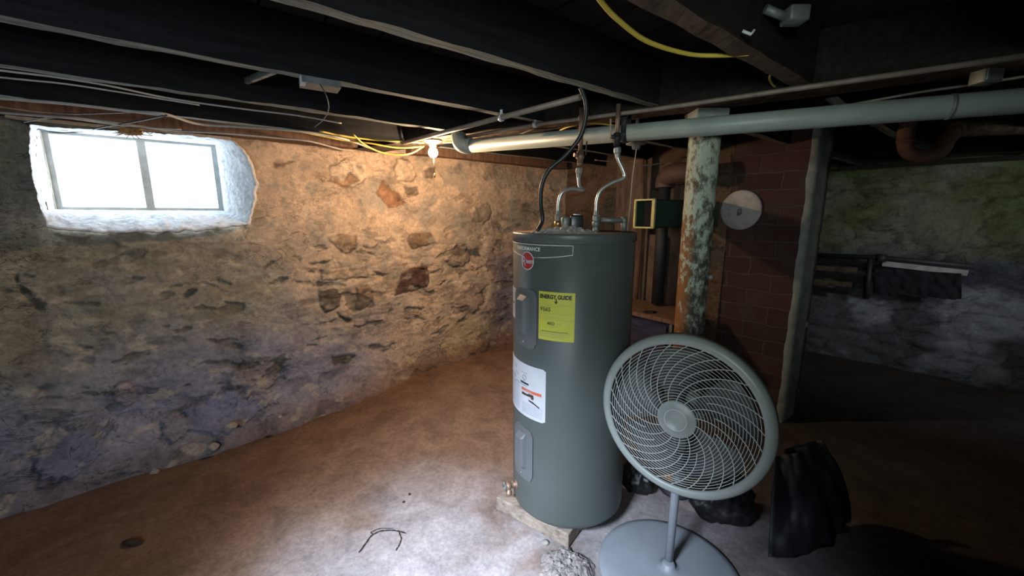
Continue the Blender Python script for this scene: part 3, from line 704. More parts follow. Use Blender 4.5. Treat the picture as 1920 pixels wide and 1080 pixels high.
# side of the strap facing the camera
pts2 = [ring[-1]+Vector((0, 0, 0)), Vector((ring[-1].x, ring[-1].y, ZJ-.004))]
k0 = len(vs)
for p in pts2: vs += [p-pd*.012, p+pd*.012]
fs.append((k0, k0+1, k0+3, k0+2)); m.add(vs, fs, 0, True)
o = m.build('pipe_strap', 'iron', t); md = o.modifiers.new('s', 'SOLIDIFY'); md.thickness = .003; md.offset = 1

def px_tube(name, lst, r, mat, label, cat, n=14, clamps=(), kk=6, curved=True):
    t = thing(name, label, cat, lst[0]); m = MB(); m.tube(spline(lst, kk) if curved else lst, r, n); m.build('pipe', mat, t)
    for c, d in clamps:
        m = MB(); d = Vector(d).normalized(); m.tube([c-d*.008, c+d*.008], r+.005, 14); m.box((c.x-.006, c.y-.004, c.z), (c.x+.006, c.y+.004, ZJ-.002 if c.z < ZJ-.01 else c.z+.02)); m.build('clamp', 'label_white', t)
    return t
A = atz(868, 258, 1.895); B = atz(1003, 234, 1.895); Cc = atz(1240, 203, 1.895); D = atz(1480, 168, 1.895); E = atz(1930, 104, 1.895)
px_tube('copper_pipe', [A, B, Cc, D, E], .009, 'dull_pipe', 'thin copper water pipe clamped along the girder edge above the white drain pipe', 'pipe', clamps=[(B, B-A), (atz(1090, 221, 1.895), B-A)], curved=False)
A = atz(755, 268, 1.885); B = atz(1088, 182, 1.885); Cl = A.lerp(B, .42)
px_tube('copper_pipe', [A, B], .0115, 'dull_pipe', 'bare pipe running diagonally from above the bulb to the black cable', 'pipe', clamps=[(atz(940, 220.5, 1.885), B-A)], curved=False)
m = MB(); m.tube([A+Vector((0, 0, -.004)), A+Vector((-.02, .0, .10))], .012, 12); m.box((A.x-.03, A.y-.02, A.z+.05), (A.x-.012, A.y+.02, A.z+.2)) if False else None
tag(m.build('pipe_drop', 'iron'), 'short black vertical pipe above left end of the diagonal pipe', 'pipe')
# dark pipe right of chimney + cast iron trap
Dt = 2.30
A = atd(1706, 226, Dt); 
t = thing('trap_pipe', 'rusty brown cast iron drain trap curving below the white pipe at right', 'pipe', A)
m = MB(); m.tube(spline([atd(1712, 190, Dt), atd(1704, 226, Dt), atd(1698, 258, Dt), atd(1704, 284, Dt), atd(1733, 293, Dt), atd(1762, 284, Dt), atd(1776, 262, Dt), atd(1792, 247, Dt), atd(1822, 241, Dt)], 8), .038, 20); m.build('trap', 'rust_pipe', t)
m = MB(); m.tube([atd(1800, 243, Dt), atd(1960, 236, Dt)], .040, 18); m.build('outlet', 'girder_under', t)
m = MB(); a = atd(1700, 262, Dt); m.tube([a, a+Vector((-.001, 0, -.02))], .044, 20); m.build('collar', 'rust_pipe', t); m = MB(); a = atd(1790, 244, Dt); m.tube([a, a+Vector((.02, 0, .003))], .044, 20); m.build('collar', 'rust_pipe', t)
# pale strap and cables right
cable('cable', [atz(1575, 200, 1.88), atz(1640, 188, 1.89), atz(1730, 172, 1.90), atz(1828, 158, 1.90), atz(1930, 142, 1.90)], .005, 'dull_pipe', 'dusty cable running under the girder at the far right')
c = atz(1848, 146, 1.90)
t = thing('junction_box', 'small square grey box fixed under the girder at the right edge', 'box', c); m = MB(); m.bevbox((c.x-.03, c.y-.025, c.z-.02), (c.x+.03, c.y+.025, c.z+.03), .004); m.build('box_body', 'galv', t)
m = MB(); m.bevbox((c.x-.026, c.y-.029, c.z-.015), (c.x+.026, c.y-.024, c.z+.022), .002); m.build('cover_plate', 'galv', t)
c = atz(1498, 28, 2.0); t = thing('junction_box', 'small dusty metal box between joists at the upper right', 'box', c)
m = MB(); m.bevbox((c.x-.035, c.y-.02, c.z-.02), (c.x+.02, c.y+.03, c.z+.02), .005); m.build('box_body', 'galv', t)
m = MB(); m.tube([c+Vector((-.035, .01, 0)), c+Vector((-.09, .01, .02))], .012, 10); m.build('connector', 'galv', t)
c = atz(1392, 58, 1.925)
m = MB(); m.tube([c, c+Vector((.02, -.005, -.01)), c+Vector((.028, -.005, .0))], .004, 8); tag(m.build('nail_staple', 'label_white'), 'bent pale staple in the underside of the upper right joist', 'staple')

# ------------------------------------------------------------------ heater
HC = Vector((.277, 1.795)); HR = .271; HB = .075; HT = 1.381
heat = thing('water_heater', 'tall grey cylindrical electric water heater standing on a wooden pad', 'water heater', (HC.x, HC.y, HB))
az0 = math.atan2(-HC.y, -HC.x)           # direction to camera
def hp_(phi, z, r=HR):                   # phi>0 to picture right
    a = az0+math.radians(phi); return Vector((HC.x+r*math.cos(a), HC.y+r*math.sin(a), z))
c3 = (HC.x, HC.y, 0)
m = MB(); m.lathe([(HR-.03, HB+.001), (HR-.012, HB+.004), (HR-.003, HB+.014), (HR, HB+.03), (HR, HT-.042), (HR-.002, HT-.040)], c3, n=96, capped=False)
m.build('tank_body', 'heater_grey', heat)
m = MB(); m.lathe([(HR-.002, HT-.040), (HR+.004, HT-.037), (HR+.004, HT-.008), (HR+.002, HT-.002), (HR-.004, HT)], c3, n=96, capped=False); m.build('top_rim', 'heater_grey', heat)
m = MB(); m.lathe([(HR-.004, HT), (HR-.012, HT-.001), (HR-.016, HT-.008), (.01, HT-.006)], c3, n=64); m.build('lid', 'heater_top', heat)
def patch(p0, p1, z0, z1, r, nseg=14, skew=0.0, th=.0015, rc=0):
    m = MB(); vs = []; fs = []
    pts_o = []
    for i in range(nseg+1):
        p = p0+(p1-p0)*i/nseg
        e = 0
        if rc:
            x = min(i, nseg-i)/nseg*math.radians(p1-p0)*r
            e = rc-math.sqrt(max(0, rc*rc-(rc-min(x, rc))**2))
        vs += [hp_(p, z0+e, HR-.003), hp_(p, z0+e, r), hp_(p, z1-e, r), hp_(p, z1-e, HR-.003)]
    for i in range(nseg):
        a = i*4
        fs += [(a, a+1, a+5, a+4), (a+1, a+2, a+6, a+5), (a+2, a+3, a+7, a+6)]
    fs += [(0, 1, 2, 3), tuple(nseg*4+k for k in (3, 2, 1, 0))]
    m.add(vs, fs); return m
def text_cyl(body, phi, z, size, mat, r=HR+.003, align='LEFT', sx=1.0, name='lettering', parent=None, bold=0.0, lsp=1.0):
    cu = bpy.data.curves.new('t', 'FONT'); cu.body = body; cu.size = size; cu.align_x = align; cu.offset = bold; cu.space_character = lsp
    ob = bpy.data.objects.new('t', cu); C.objects.link(ob)
    dg = bpy.context.evaluated_depsgraph_get(); me = bpy.data.meshes.new_from_object(ob.evaluated_get(dg))
    C.objects.unlink(ob); bpy.data.objects.remove(ob)
    for v in me.vertices:
        x, y = v.co.x*sx, v.co.y; v.co = hp_(phi+math.degrees(x/HR), z+y, r)
    me.materials.clear(); me.materials.append(MAT[mat])
    o = bpy.data.objects.new(name, me); C.objects.link(o); o.parent = parent or heat
    o.location = -o.parent.location if o.parent is heat else Vector((0, 0, 0))
    return o
def under(m, name, mat, parent=heat):
    o = m.build(name, mat); o.parent = parent
    if parent is heat: o.location = -heat.location
    return o
def panel(z0, z1, p0, p1, nm):
    pl = under(patch(p0, p1, z0, z1, HR+.007, 12, rc=.03), 'access_panel', 'panel_grey')
    b = MB(); vs = []; n = 10; q0, q1 = p0+(p1-p0)*.22, p0+(p1-p0)*.74; zc0, zc1 = z0+(z1-z0)*.17, z1-(z1-z0)*.10
    m2 = MB(); 
    prof = []
    for j in range(9):
        tz = j/8
        for i in range(9):
            ti = i/8; ph = q0+(q1-q0)*ti; z = zc0+(zc1-zc0)*tz
            e = min(1, min(ti, 1-ti)*5)*min(1, min(tz, 1-tz)*9)
            vs.append(hp_(ph, z, HR+.004+.024*e))
    fs = [(j*9+i, j*9+i+1, j*9+i+10, j*9+i+9) for j in range(8) for i in range(8)]
    m2.add(vs, fs, 0, False); o = m2.build('raised_cover', 'panel_grey'); o.parent = pl
    m3 = MB(); c = hp_((p0+p1)/2, z0+.022, HR+.008); d = (c-Vector((HC.x, HC.y, c.z))).normalized(); m3.lathe([(.005, 0), (.004, .003)], c, d, 10); o = m3.build('screw', 'steel'); o.parent = pl
panel(.895, 1.150, -62, -30.5, 0); panel(.262, .515, -63, -33.5, 1)
# yellow guide label
yl = under(patch(-29, 3, .948, 1.150, HR+.0015), 'energy_label', 'label_yellow'); tag(yl, 'yellow energy guide label')
text_cyl('ENERGY', -27.8, 1.123, .0225, 'ink', sx=.84, parent=yl, bold=.0011); text_cyl('GUIDE', -11.6, 1.123, .0225, 'ink', sx=.84, parent=yl, bold=.0011)
m = MB()
m.add([hp_(math.degrees(0)+p, z, HR+.003) for p, z in ((-13.3, 1.125), (-12.5, 1.125), (-12.5, 1.113), (-11.2, 1.113), (-12.9, 1.102), (-14.6, 1.113), (-13.3, 1.113))], [(0, 1, 2, 3, 4, 5, 6)]); o = m.build('arrow', 'ink'); o.parent = yl
text_cyl('$565', -27.5, 1.070, .023, 'ink', parent=yl, bold=.0003); text_cyl('4822', -20.5, 1.015, .016, 'ink', parent=yl, bold=.0002); text_cyl('kWh', -11.5, 1.018, .007, 'ink_grey', parent=yl)
def lines(parent, mat, rows, hgt=.0018, r=HR+.0026, name='print_lines'):
    m = MB()
    for (p0, p1, z) in rows:
        n = 5; vs = []
        for i in range(n+1): vs += [hp_(p0+(p1-p0)*i/n, z, r), hp_(p0+(p1-p0)*i/n, z+hgt, r)]
        m.add(vs, [(2*i, 2*i+2, 2*i+3, 2*i+1) for i in range(n)])
    o = m.build(name, mat); o.parent = parent; return o
lines(yl, 'ink_grey', [(-28, -16, 1.099), (-10, 1, 1.097), (-23, -7, 1.090), (-28, 1, 1.060), (-22, -9, 1.045), (-28, 2, 1.036), (-19, -10, 1.008)], .0009)
lines(yl, 'ink', [(-26, -2, .985)], .002); lines(yl, 'ink_grey', [(-28, 0, .979), (-28, -4, .974), (-28, -2, .967), (-28, -6, .961)], .0012)
# white instruction label
wl = under(patch(-84, -21, .572, .815, HR+.0015, 20, rc=.008), 'warning_label', 'label_white'); tag(wl, 'white instruction and warning label')
m = patch(-50, -25, .690, .703, HR+.0022, 6); o = m.build('danger_bar', 'orange'); o.parent = wl
text_cyl('! WARNING', -47, .6925, .0100, 'label_white', parent=wl, r=HR+.0035)
m = patch(-52, -40, .722, .730, HR+.0022, 6); o = m.build('barcode_strip', 'ink'); o.parent = wl
m = MB(); c = (-46, .752)
m.tube([hp_(c[0]+2.4*math.cos(a*PI/8), c[1]+.011*math.sin(a*PI/8), HR+.002) for a in range(16)], .0008, 4, closed=True); m.add([hp_(c[0]-1, c[1]-.013, HR+.003), hp_(c[0]+1, c[1]-.013, HR+.003), hp_(c[0], c[1]-.017, HR+.003)], [(0, 1, 2)])
o = m.build('round_symbol', 'ink'); o.parent = wl
rows = [(-80, -54, .71-.0085*k) for k in range(15)]
lines(wl, 'ink_blue', rows, .003); lines(wl, 'ink_blue', [(-49, -24, .632-.0085*k) for k in range(6)], .003)
lines(wl, 'ink_grey', [(-76, -70, .79), (-76, -71, .782), (-66, -59, .785), (-66, -60, .776), (-51, -42, .772), (-76, -68, .755), (-63, -56, .756), (-63, -56, .748), (-62, -42, .714)], .0028)
m = MB()
for (p, z, a, b) in ((-47, .676, 2.2, .006), (-42.5, .676, 2.6, .005), (-37, .679, 3.2, .007), (-35, .671, 1.5, .006)):
    m.add([hp_(p-a, z-b, HR+.003), hp_(p+a, z-b, HR+.003), hp_(p+a, z+b, HR+.003), hp_(p-a, z+b, HR+.003)], [(0, 1, 2, 3)])
m.add([hp_(p, z, HR+.003) for p, z in ((-40, .658), (-34, .655), (-27, .640), (-27, .634), (-33, .645), (-39, .651))], [(0, 1, 2, 3, 4, 5)])
o = m.build('hand_pictogram', 'brown_inside'); o.parent = wl
m = patch(-86, -62, .722, .738, HR+.0022, 6); o = m.build('grey_stripe', 'ink_blue'); o.parent = wl
sl = under(patch(-84, -64, .998, 1.135, HR+.0015, 8), 'side_label', 'label_white'); lines(sl, 'ink_grey', [(-80, -66, 1.12-.012*k) for k in range(9) if k != 4], .002); lines(sl, 'ink', [(-80, -66, 1.066)], .005)
# badge outline, brand disc and lettering
m = MB(); out = [(-80, 1.338)]
pth = [(-84+84*i/14, 1.336) for i in range(15)]+[(0, 1.331-.008*i) for i in range(1, 4)]+[(-4-8*i, 1.299-.003*i) for i in range(0, 4)]
low = [(0, 1.300), (-12, 1.292), (-25, 1.286), (-40, 1.283), (-55, 1.287), (-68, 1.296), (-84, 1.305)]
full = [hp_(p, z, HR+.001) for p, z in [(-84+4*i, 1.336) for i in range(22)]]+[hp_(0, 1.318, HR+.001)]+[hp_(p, z, HR+.001) for p, z in low]
m.tube(full, .0016, 6); under(m, 'badge_outline', 'ink_pale')
text_cyl('PERFORMANCE', -59, 1.311, .0205, 'ink_pale', sx=1.0, bold=.0005, lsp=1.03)
bd = None
def disc_on(phi, z, rx, r, mat, name, parent):
    m = MB(); n = 40; vs = [hp_(phi, z, r)]+[hp_(phi+math.degrees(rx*math.cos(2*PI*i/n)/HR), z+rx*math.sin(2*PI*i/n), r) for i in range(n)]
    m.add(vs, [(0, 1+i, 1+(i+1) % n) for i in range(n)]); o = m.build(name, mat); o.parent = parent
    if parent is heat: o.location = -heat.location
    return o
bd = disc_on(-42.5, 1.268, .0385, HR+.0042, 'label_white', 'brand_badge', heat)
disc_on(-42.5, 1.268, .0345, HR+.0048, 'red', 'badge_field', bd)
text_cyl('R', -49.2, 1.247, .056, 'label_white', r=HR+.0058, parent=bd, sx=.72, bold=.0004); text_cyl('heem', -44.0, 1.258, .029, 'label_white', r=HR+.0058, parent=bd, sx=.66, bold=.0006)
# drain valve
c = hp_(-62, .175, HR); d = (c-Vector((HC.x, HC.y, c.z))).normalized(); side = Vector((-d.y, d.x, 0))
dv = under(MB().lathe([(.022, -.002), (.022, .004), (.012, .006), (.012, .03), (.017, .032), (.017, .05), (.013, .052)], c, d, 20).lathe([(.011, 0), (.011, -.03), (.015, -.032), (.015, -.045)], c+d*.038, (0, 0, 1), 16), 'drain_valve', 'copper')
m = MB(); hc = c+d*.06+Vector((0, 0, .004))
m.lathe([(.008, 0), (.008, .012)], hc-d*.012, d, 12)
for a in range(4): m.tube([hc, hc+side*math.cos(a*PI/2+.5)*.02+Vector((0, 0, 1))*math.sin(a*PI/2+.5)*.02], [.004, .006], 8)
o = m.build('valve_handle', 'galv'); o.parent = dv
# fittings on top
nipL = atz(1046, 432, HT-.005); nipR = atz(1117, 429, HT-.005)
nipL = Vector((nipL.x/nipL.y*1.80, 1.80, HT-.006)); nipR = Vector((nipR.x/nipR.y*1.80, 1.80, HT-.006))
for q in (nipL, nipR):
    m = MB(); m.lathe([(.018, 0), (.018, .006), (.013, .008), (.013, .03), (.017, .032), (.017, .05), (.012, .052), (.012, .058)], q, n=18); under(m, 'pipe_nipple', 'brass' if q is nipL else 'galv')
m = MB(); fc = Vector((HC.x+.0, HC.y-.12, HT)); n = 26; vs = []; fs = []
for j in range(n+1):
    for i in range(n+1):
        x = (i/n-.5)*.30; y = (j/n-.5)*.20; q = max(0, 1-math.hypot(x/.15, y/.10))
        vs.append(Vector((fc.x-.055+x, fc.y+y, HT-.006+.024*q**.8+.03*q**.35*abs(fbm(x*34, y*34, 2, 4)))))
fs = [(j*(n+1)+i, j*(n+1)+i+1, (j+1)*(n+1)+i+1, (j+1)*(n+1)+i) for j in range(n) for i in range(n)]
m.add(vs, fs); under(m, 'crumpled_foil', 'foil')
c = atd(1081, 409, 1.74)
m = MB(); m.bevbox((c.x-.028, c.y-.02, HT-.005), (c.x+.028, c.y+.02, c.z+.012), .006); rv = under(m, 'relief_valve', 'black_plastic')
m = MB(); m.bevbox((c.x-.016, c.y-.03, c.z+.012), (c.x+.014, c.y-.005, c.z+.018), .002, M=None); o = m.build('lever', 'steel'); o.parent = rv
m = MB(); m.lathe([(.016, 0), (.019, .01), (.019, .035), (.015, .04)], (c.x-.048, c.y, c.z-.035), n=16); o = m.build('cap', 'galv'); o.parent = rv
a, b = atd(1124, 413, 1.86), atd(1168, 413, 1.86)
m = MB(); m.tube([a, b], .011, 12); m.tube([b+Vector((-.006, 0, 0)), b+Vector((.016, 0, 0))], .017, 14); m.tube([b+Vector((.006, 0, .008)), Vector((b.x+.006, b.y, HT-.006))], .014, 14); m.tube([a+Vector((-.02, 0, 0)), a], .016, 12); m.tube([a+Vector((-.012, 0, 0)), Vector((a.x-.012, a.y, HT-.006))], .012, 12)
under(m, 'overflow_pipe', 'galv')
# supply stubs, valves, hoses
def supply(pts_top, valve, hose, label, hlabel, lev):
    t = thing('shutoff_valve', label, 'valve', valve)
    m = MB(); m.tube([pts_top, valve], .010, 12); m.build('riser', 'copper', t)
    m = MB(); m.lathe([(.012, .02), (.016, .018), (.016, .006), (.019, .004), (.019, -.012), (.014, -.016), (.014, -.034)], valve, n=14); m.tube([valve+Vector((-.004, -.004, 0)), valve+Vector((-.03, -.012, .002))], .009, 10); m.build('valve_body', 'iron' if lev else 'copper', t)
    if not lev:
        m = MB(); m.tube([valve+Vector((0, 0, -.03)), hose[0]+Vector((0, 0, .01))], .009, 12); m.lathe([(.013, -.004), (.013, -.022)], valve+Vector((0, 0, -.02)), n=12); m.build('lower_stub', 'copper', t)
    m = MB(); q = valve+Vector((-.03 if lev else .022, -.01, 0)); plank(m, q, q+Vector((-.004 if lev else .004, 0, .075 if lev else .06)), .013, .004, (0, 1, 0)); m.build('lever', 'dull_pipe' if lev else 'iron', t)
    h = thing('flexible_hose', hlabel, 'hose', hose[0]); pts = spline(hose, 10)
    m = MB(); m.tube(pts, .0085, 10); m.build('hose', 'steel', h)
    for (q, r) in ((pts[0], pts[2]), (pts[-1], pts[-3])):
        d = (r-q).normalized(); m = MB(); m.lathe([(.013, -.004), (.016, 0), (.016, .018), (.012, .024), (.011, .04)], q, d, 6, smooth=False); m.build('coupling_nut', 'steel', h)
D1, D2 = 1.86, 1.80
vL = atd(1088, 292, D1); supply(Vector((vL.x, vL.y, ZJ)), vL, [atd(1086, 316, D1), atd(1085, 332, D1), atd(1087, 349, D1-.01), atd(1093, 357, D1-.03), atd(1075, 354, D1-.04), atd(1056, 360, D1-.05), atd(1048, 378, D1-.05), nipL+Vector((0, 0, .056))],
       'copper riser with small black shutoff lever, left one above the heater', 'left braided water hose with a hook bend into the heater top', False)
vR = atd(1157, 258, D2); supply(Vector((vR.x, vR.y, ZJ)), vR, [atd(1157, 278, D2), atd(1159, 298, D2), atd(1168, 318, D2), atd(1170, 333, D2), atd(1148, 343, D2), atd(1127, 357, D2), atd(1119, 378, D2), nipR+Vector((0, 0, .056))],
       'copper riser with long grey shutoff lever, right one above the heater', 'right braided water hose with an S bend into the heater top', True)
cable('power_cable', [atz(1088, 163, 1.925), atd(1098, 190, 1.60), atd(1098, 222, 1.61), atd(1087, 258, 1.62), atd(1060, 292, 1.63), atd(1030, 318, 1.64), atd(1016, 348, 1.65), atd(1014, 382, 1.66), atd(1017, 412, 1.67), atd(1008, 433, 1.65)], .0085, 'black_rubber', 'thick black power cable looping from joist down to the heater lid', k=10, n=12)
cp = atd(1193, 272, 2.05)
t = thing('ceiling_socket', 'small dark lamp holder with a long pull string, behind the heater', 'fixture', cp)
m = MB(); m.lathe([(.05, .0), (.05, -.006), (.022, -.012), (.018, -.03)], (cp.x, cp.y, cp.z+.01), n=20); m.tube([cp+Vector((0, 0, .01)), Vector((cp.x, cp.y, ZJ))], .008, 8); m.build('holder', 'galv', t)
m = MB(); m.tube([cp+Vector((.0, -.01, -.01)), atd(1186, 330, 2.05), atd(1182, 380, 2.05), atd(1176, 440, 2.05)], .0025, 6); m.build('pull_string', 'cord', t)

# pad
pc = Vector((.2476, 1.509, 0)); pe = Vector((-.807, .59, 0)).normalized(); pn = Vector((.59, .807, 0)).normalized()
t = thing('wooden_pad', 'weathered wooden pad of short boards under the water heater', 'platform', pc)
for k in range(4):
    m = MB(); a = pc+pn*(.115*k)
    P = [a, a+pe*(.405+.01*(k % 2)), a+pe*(.405+.01*(k % 2))+pn*.109, a+pn*.109]
    m.quadbox([p+Vector((0, 0, .002)) for p in P]+[p+Vector((0, 0, .073)) for p in P]); o = m.build('board', 'pad_wood', t)
    bv = o.modifiers.new('b', 'BEVEL'); bv.width = .006; bv.segments = 2

# ------------------------------------------------------------------ fan
gn_ = Vector((math.sin(-.68)*math.cos(.065), -math.cos(-.68)*math.cos(.065), math.sin(.065))).normalized()
GC = Vector((.606, 1.32, .740)); GR = .298
fx = Vector((0, 0, 1)).cross(gn_).normalized(); fy = gn_.cross(fx).normalized()     # fx: to the right seen from front
def fp(r, a, h): return GC+fx*(r*math.cos(a))+fy*(r*math.sin(a))+gn_*h
fan = thing('pedestal_fan', 'grey pedestal fan with a large round wire guard and round flat base', 'fan', (.64, 1.41, 0))
def fb(m, name, mat, parent=fan):
    o = m.build(name, mat); o.parent = parent
    if parent is fan: o.location = -fan.location
    return o
m = MB(); m.lathe([(GR-.036, .012), (GR-.034, .020), (GR-.012, .018), (GR-.002, .008), (GR, -.006), (GR-.002, -.045), (GR-.008, -.048), (GR-.010, -.01), (GR-.036, .004), (GR-.036, .012)], GC, gn_, 96, capped=False); fb(m, 'guard_rim', 'fan_paint')
def bulge(r): return .035*(1-(r/(GR-.03))**2)+.010
m = MB(); r0, r1 = .062, GR-.034
for k in range(19):
    r = r0+.012+(r1-r0-.012)*k/19
    m.tube([fp(r, 2*PI*i/64, bulge(r)-.002) for i in range(64)], 0.00105, 5, closed=True)
fg = fb(m, 'front_grille', 'fan_wire')
m = MB()
NS = 30
for k in range(NS):
    a0 = 2*PI*k/NS; st = 0 if k % 2 == 0 else .32
    pts = []
    for i in range(15):
        q = st+(1-st)*i/14; r = r0-.004+(r1-r0+.006)*q
        pts.append(fp(r, a0-.98*q**1.1, bulge(r)+.001))
    m.tube(pts, .0016, 5)
o = fb(m, 'spiral_spokes', 'fan_wire')
m = MB()
for k in range(12):
    r = .05+(GR-.02-.05)*k/11; m.tube([fp(r, 2*PI*i/56, -.075-.025*(1-(r/GR)**2)) for i in range(56)], .0011, 4, closed=True)
for k in range(20):
    a0 = 2*PI*k/20; m.tube([fp(.05+(GR-.02-.05)*q/6, a0+.5*q/6, -.075-.025*(1-((.05+(GR-.07)*q/6)/GR)**2)) for q in range(7)]+[fp(GR-.006, a0+.5, -.044)], .0013, 4)
fb(m, 'rear_grille', 'fan_wire_shaded')
m = MB(); m.lathe([(.0001, .0485), (.034, .0485), (.036, .051), (.039, .051), (.041, .048), (.062, .046), (.067, .043), (.068, .036), (.064, .032)], GC, gn_, 48, capped=False); hcap = fb(m, 'hub_cap', 'fan_paint')
m = MB(); m.tube([fp(.038, 2*PI*i/48, .051) for i in range(48)], .0016, 6, closed=True); o = m.build('badge_ring', 'label_white'); o.parent = hcap
m = MB(); m.lathe([(.045, .01), (.045, -.04), (.02, -.045)], GC, gn_, 32); fb(m, 'blade_hub', 'fan_blade')
for k in range(5):
    m = MB(); vs = []; nn = 8; a0 = 2*PI*k/5+.6
    for i in range(nn+1):
        q = i/nn; r = .040+.205*q; wd = (.24+.30*math.sin(PI*min(1, q*1.05)*.62))*(1 if q < .9 else .86)
        for s, hh in ((-1, -.045), (-.3, -.025), (.4, -.006), (1, .006)):
            vs.append(fp(r, a0+s*wd-.25*q, hh))
    m.add(vs, [(i*4+j, i*4+j+1, i*4+j+5, i*4+j+4) for i in range(nn) for j in range(3)], 0, True)
    o = fb(m, 'blade', 'fan_blade'); sd = o.modifiers.new('s', 'SOLIDIFY'); sd.thickness = .002
m = MB(); m.lathe([(.03, -.10), (.06, -.104), (.064, -.13), (.06, -.17), (.04, -.19)], GC, gn_, 32); fb(m, 'motor_housing', 'fan_paint')
PT = Vector((.651, 1.41, 0)); mt = GC-gn_*.14
m = MB(); m.tube([(PT.x, PT.y, .012), (PT.x+.004, PT.y, .34), (PT.x+.006, PT.y, .60)], .0165, 20); fb(m, 'pole', 'fan_base')
m = MB(); m.tube(spline([(PT.x+.006, PT.y, .60), (PT.x+.015, PT.y, .66), mt+Vector((0, 0, -.05))], 6), .014, 14); m.tube([(PT.x+.006, PT.y, .55), (PT.x+.006, PT.y, .60)], .022, 18); fb(m, 'neck', 'fan_paint')
m = MB(); m.lathe([(.278, .001), (.280, .006), (.277, .012), (.25, .017), (.15, .022), (.05, .026), (.026, .030), (.024, .045), (.018, .048)], (.645, 1.395, 0), n=96); fb(m, 'base', 'fan_base')

# ------------------------------------------------------------------ post, chimney
pp = atd(1323, 238, 1.90); pp.z = 0
t = thing('iron_post', 'round iron post with flaking pale green paint and rust, beside the chimney', 'post', pp)
m = MB(); prof = [(.068, .03)]+[(.068+.0015*nz(k*.7, 3), .03+k*.05) for k in range(1, 37)]+[(.068, 1.855)]
m.lathe(prof, (pp.x, pp.y, 0), n=40); m.build('shaft', 'flaky_post', t)
m = MB(); m.bevbox((pp.x-.068, pp.y-.06, 1.857), (pp.x+.075, pp.y+.075, 1.917), .006); m.build('cap_block', 'plaster_grey', t)
m = MB(); m.lathe([(.085, .0), (.085, .01), (.072, .03)], (pp.x, pp.y, 0), n=30); m.build('foot_plate', 'iron', t)
m = MB(); m.blob((pp.x+.075, pp.y-.02, 1.16), (.014, .012, .012), 2, .3, 2); m.build('bolt', 'plaster_grey', t)
# chimney local frame: x along (.609,-.793) (toward near corner), y along u
CN = atz(1466, 790, 0.0); ang = math.atan2(-UX, UY)
ch = thing('brick_chimney', 'old red brick chimney stack with one smeared mortar side', 'chimney', CN); ch.rotation_euler = (0, 0, ang)
def chb(m, name, mat, parent=ch):
    o = m.build(name, mat); o.parent = parent; return o
CWd = .62; CD = .24
def rough_box(x0, x1, y0, y1, z0, z1, nx, ny, nz_, amp):
    m = MB()
    def face(f, a, b):
        vs = []; 
        for j in range(b+1):
            for i in range(a+1):
                p = f(i/a, j/b); k = amp*fbm(p.x*9, p.y*9, p.z*9, 3); edge = 0 if (i in (0, a)) else 1
                vs.append(p+Vector((k, k, 0)))
        m.add(vs, [(j*(a+1)+i, j*(a+1)+i+1, (j+1)*(a+1)+i+1, (j+1)*(a+1)+i) for j in range(b) for i in range(a)], 0, True)
    face(lambda s, t: Vector((x0+(x1-x0)*s, y0, z0+(z1-z0)*t)), nx, nz_)
    face(lambda s, t: Vector((x1, y0+(y1-y0)*s, z0+(z1-z0)*t)), ny, nz_)
    face(lambda s, t: Vector((x0+(x1-x0)*s, y1, z0+(z1-z0)*t)), nx, nz_)
    face(lambda s, t: Vector((x0, y0+(y1-y0)*s, z0+(z1-z0)*t)), ny, nz_)
    return m
# local axis y after rotation by ang: (-sin, cos) = (UX, UY)
chb(rough_box(-CWd, -.012, 0, CD-.012, -.01, 2.09, 30, 14, 100, .006), 'brickwork', 'brick')
m = MB(); n1, n2 = 16, 110; vs = []; fs = []
for j in range(n2+1):
    z = -.01+2.10*j/n2
    for i, (x, y) in enumerate(((-.035+.012*nz(z*5, 2), -.010), (.002, -.008), (.008, .03), (.008, .10), (.010, .18), (.008, .26), (.004, CD+.004), (-.05, CD+.006))):
        k = .006*fbm(z*8, i*2.2, 3, 3); vs.append(Vector((x+k, y-.004, z)))
fs = [(j*8+i, j*8+i+1, j*8+i+9, j*8+i+8) for j in range(n2) for i in range(7)]
m.add(vs, fs, 0, True); chb(m, 'mortar_side', 'plaster_grey')
fcx = atu(1390, 394, uo(CN)[0]); 
t = thing('flue_cover', 'round pale flue cover plate set in the chimney brickwork', 'cover', fcx); d = nU.copy()
m = MB(); m.lathe([(.141, .004), (.143, .014), (.139, .022), (.125, .025), (.03, .026), (.0001, .026)], fcx, d, 48); m.build('plate', 'chalk', t)
m = MB(); m.blob(fcx+d*.028+Vector((.006, 0, -.012)), (.022, .012, .026), 5, .4, 3); m.build('dented_centre', 'galv', t)
# ------------------------------------------------------------------ things between heater and post
UB = 3.02
def ob(name, px, y0, y1, u, th, mat, label, cat):
    (x0, x1) = px; a = atu(x0, (y0+y1)/2, u); b = atu(x1, (y0+y1)/2, u); zt = atu((x0+x1)/2, y0, u).z; zb = atu((x0+x1)/2, y1, u).z
    m = MB(); oa, ob_ = uo(a)[1], uo(b)[1]; ubox(m, u, u+th, oa, ob_, zb, zt); o = m.build(name, mat); bv = o.modifiers.new('b', 'BEVEL'); bv.width = .004
    return tag(o, label, cat)
ob('wooden_board', (1150, 1212), 300, 640, 3.03, .03, 'brown_board', 'upright brown board right beside the water heater, behind it', 'board')
ob('wooden_board', (1213, 1240), 440, 575, 3.00, .04, 'brown_board', 'narrow upright board standing on the navy cabinet', 'board')
ob('wooden_board', (1251, 1284), 345, 700, 2.98, .04, 'brown_board', 'upright tan board close to the left of the rusty post', 'board')
a = atu(1247, 345, 2.86); b = atu(1247, 572, 2.86)
t = thing('stove_pipe', 'dark upright stove pipe with brown elbow behind the green box', 'pipe', (a.x, a.y, b.z))
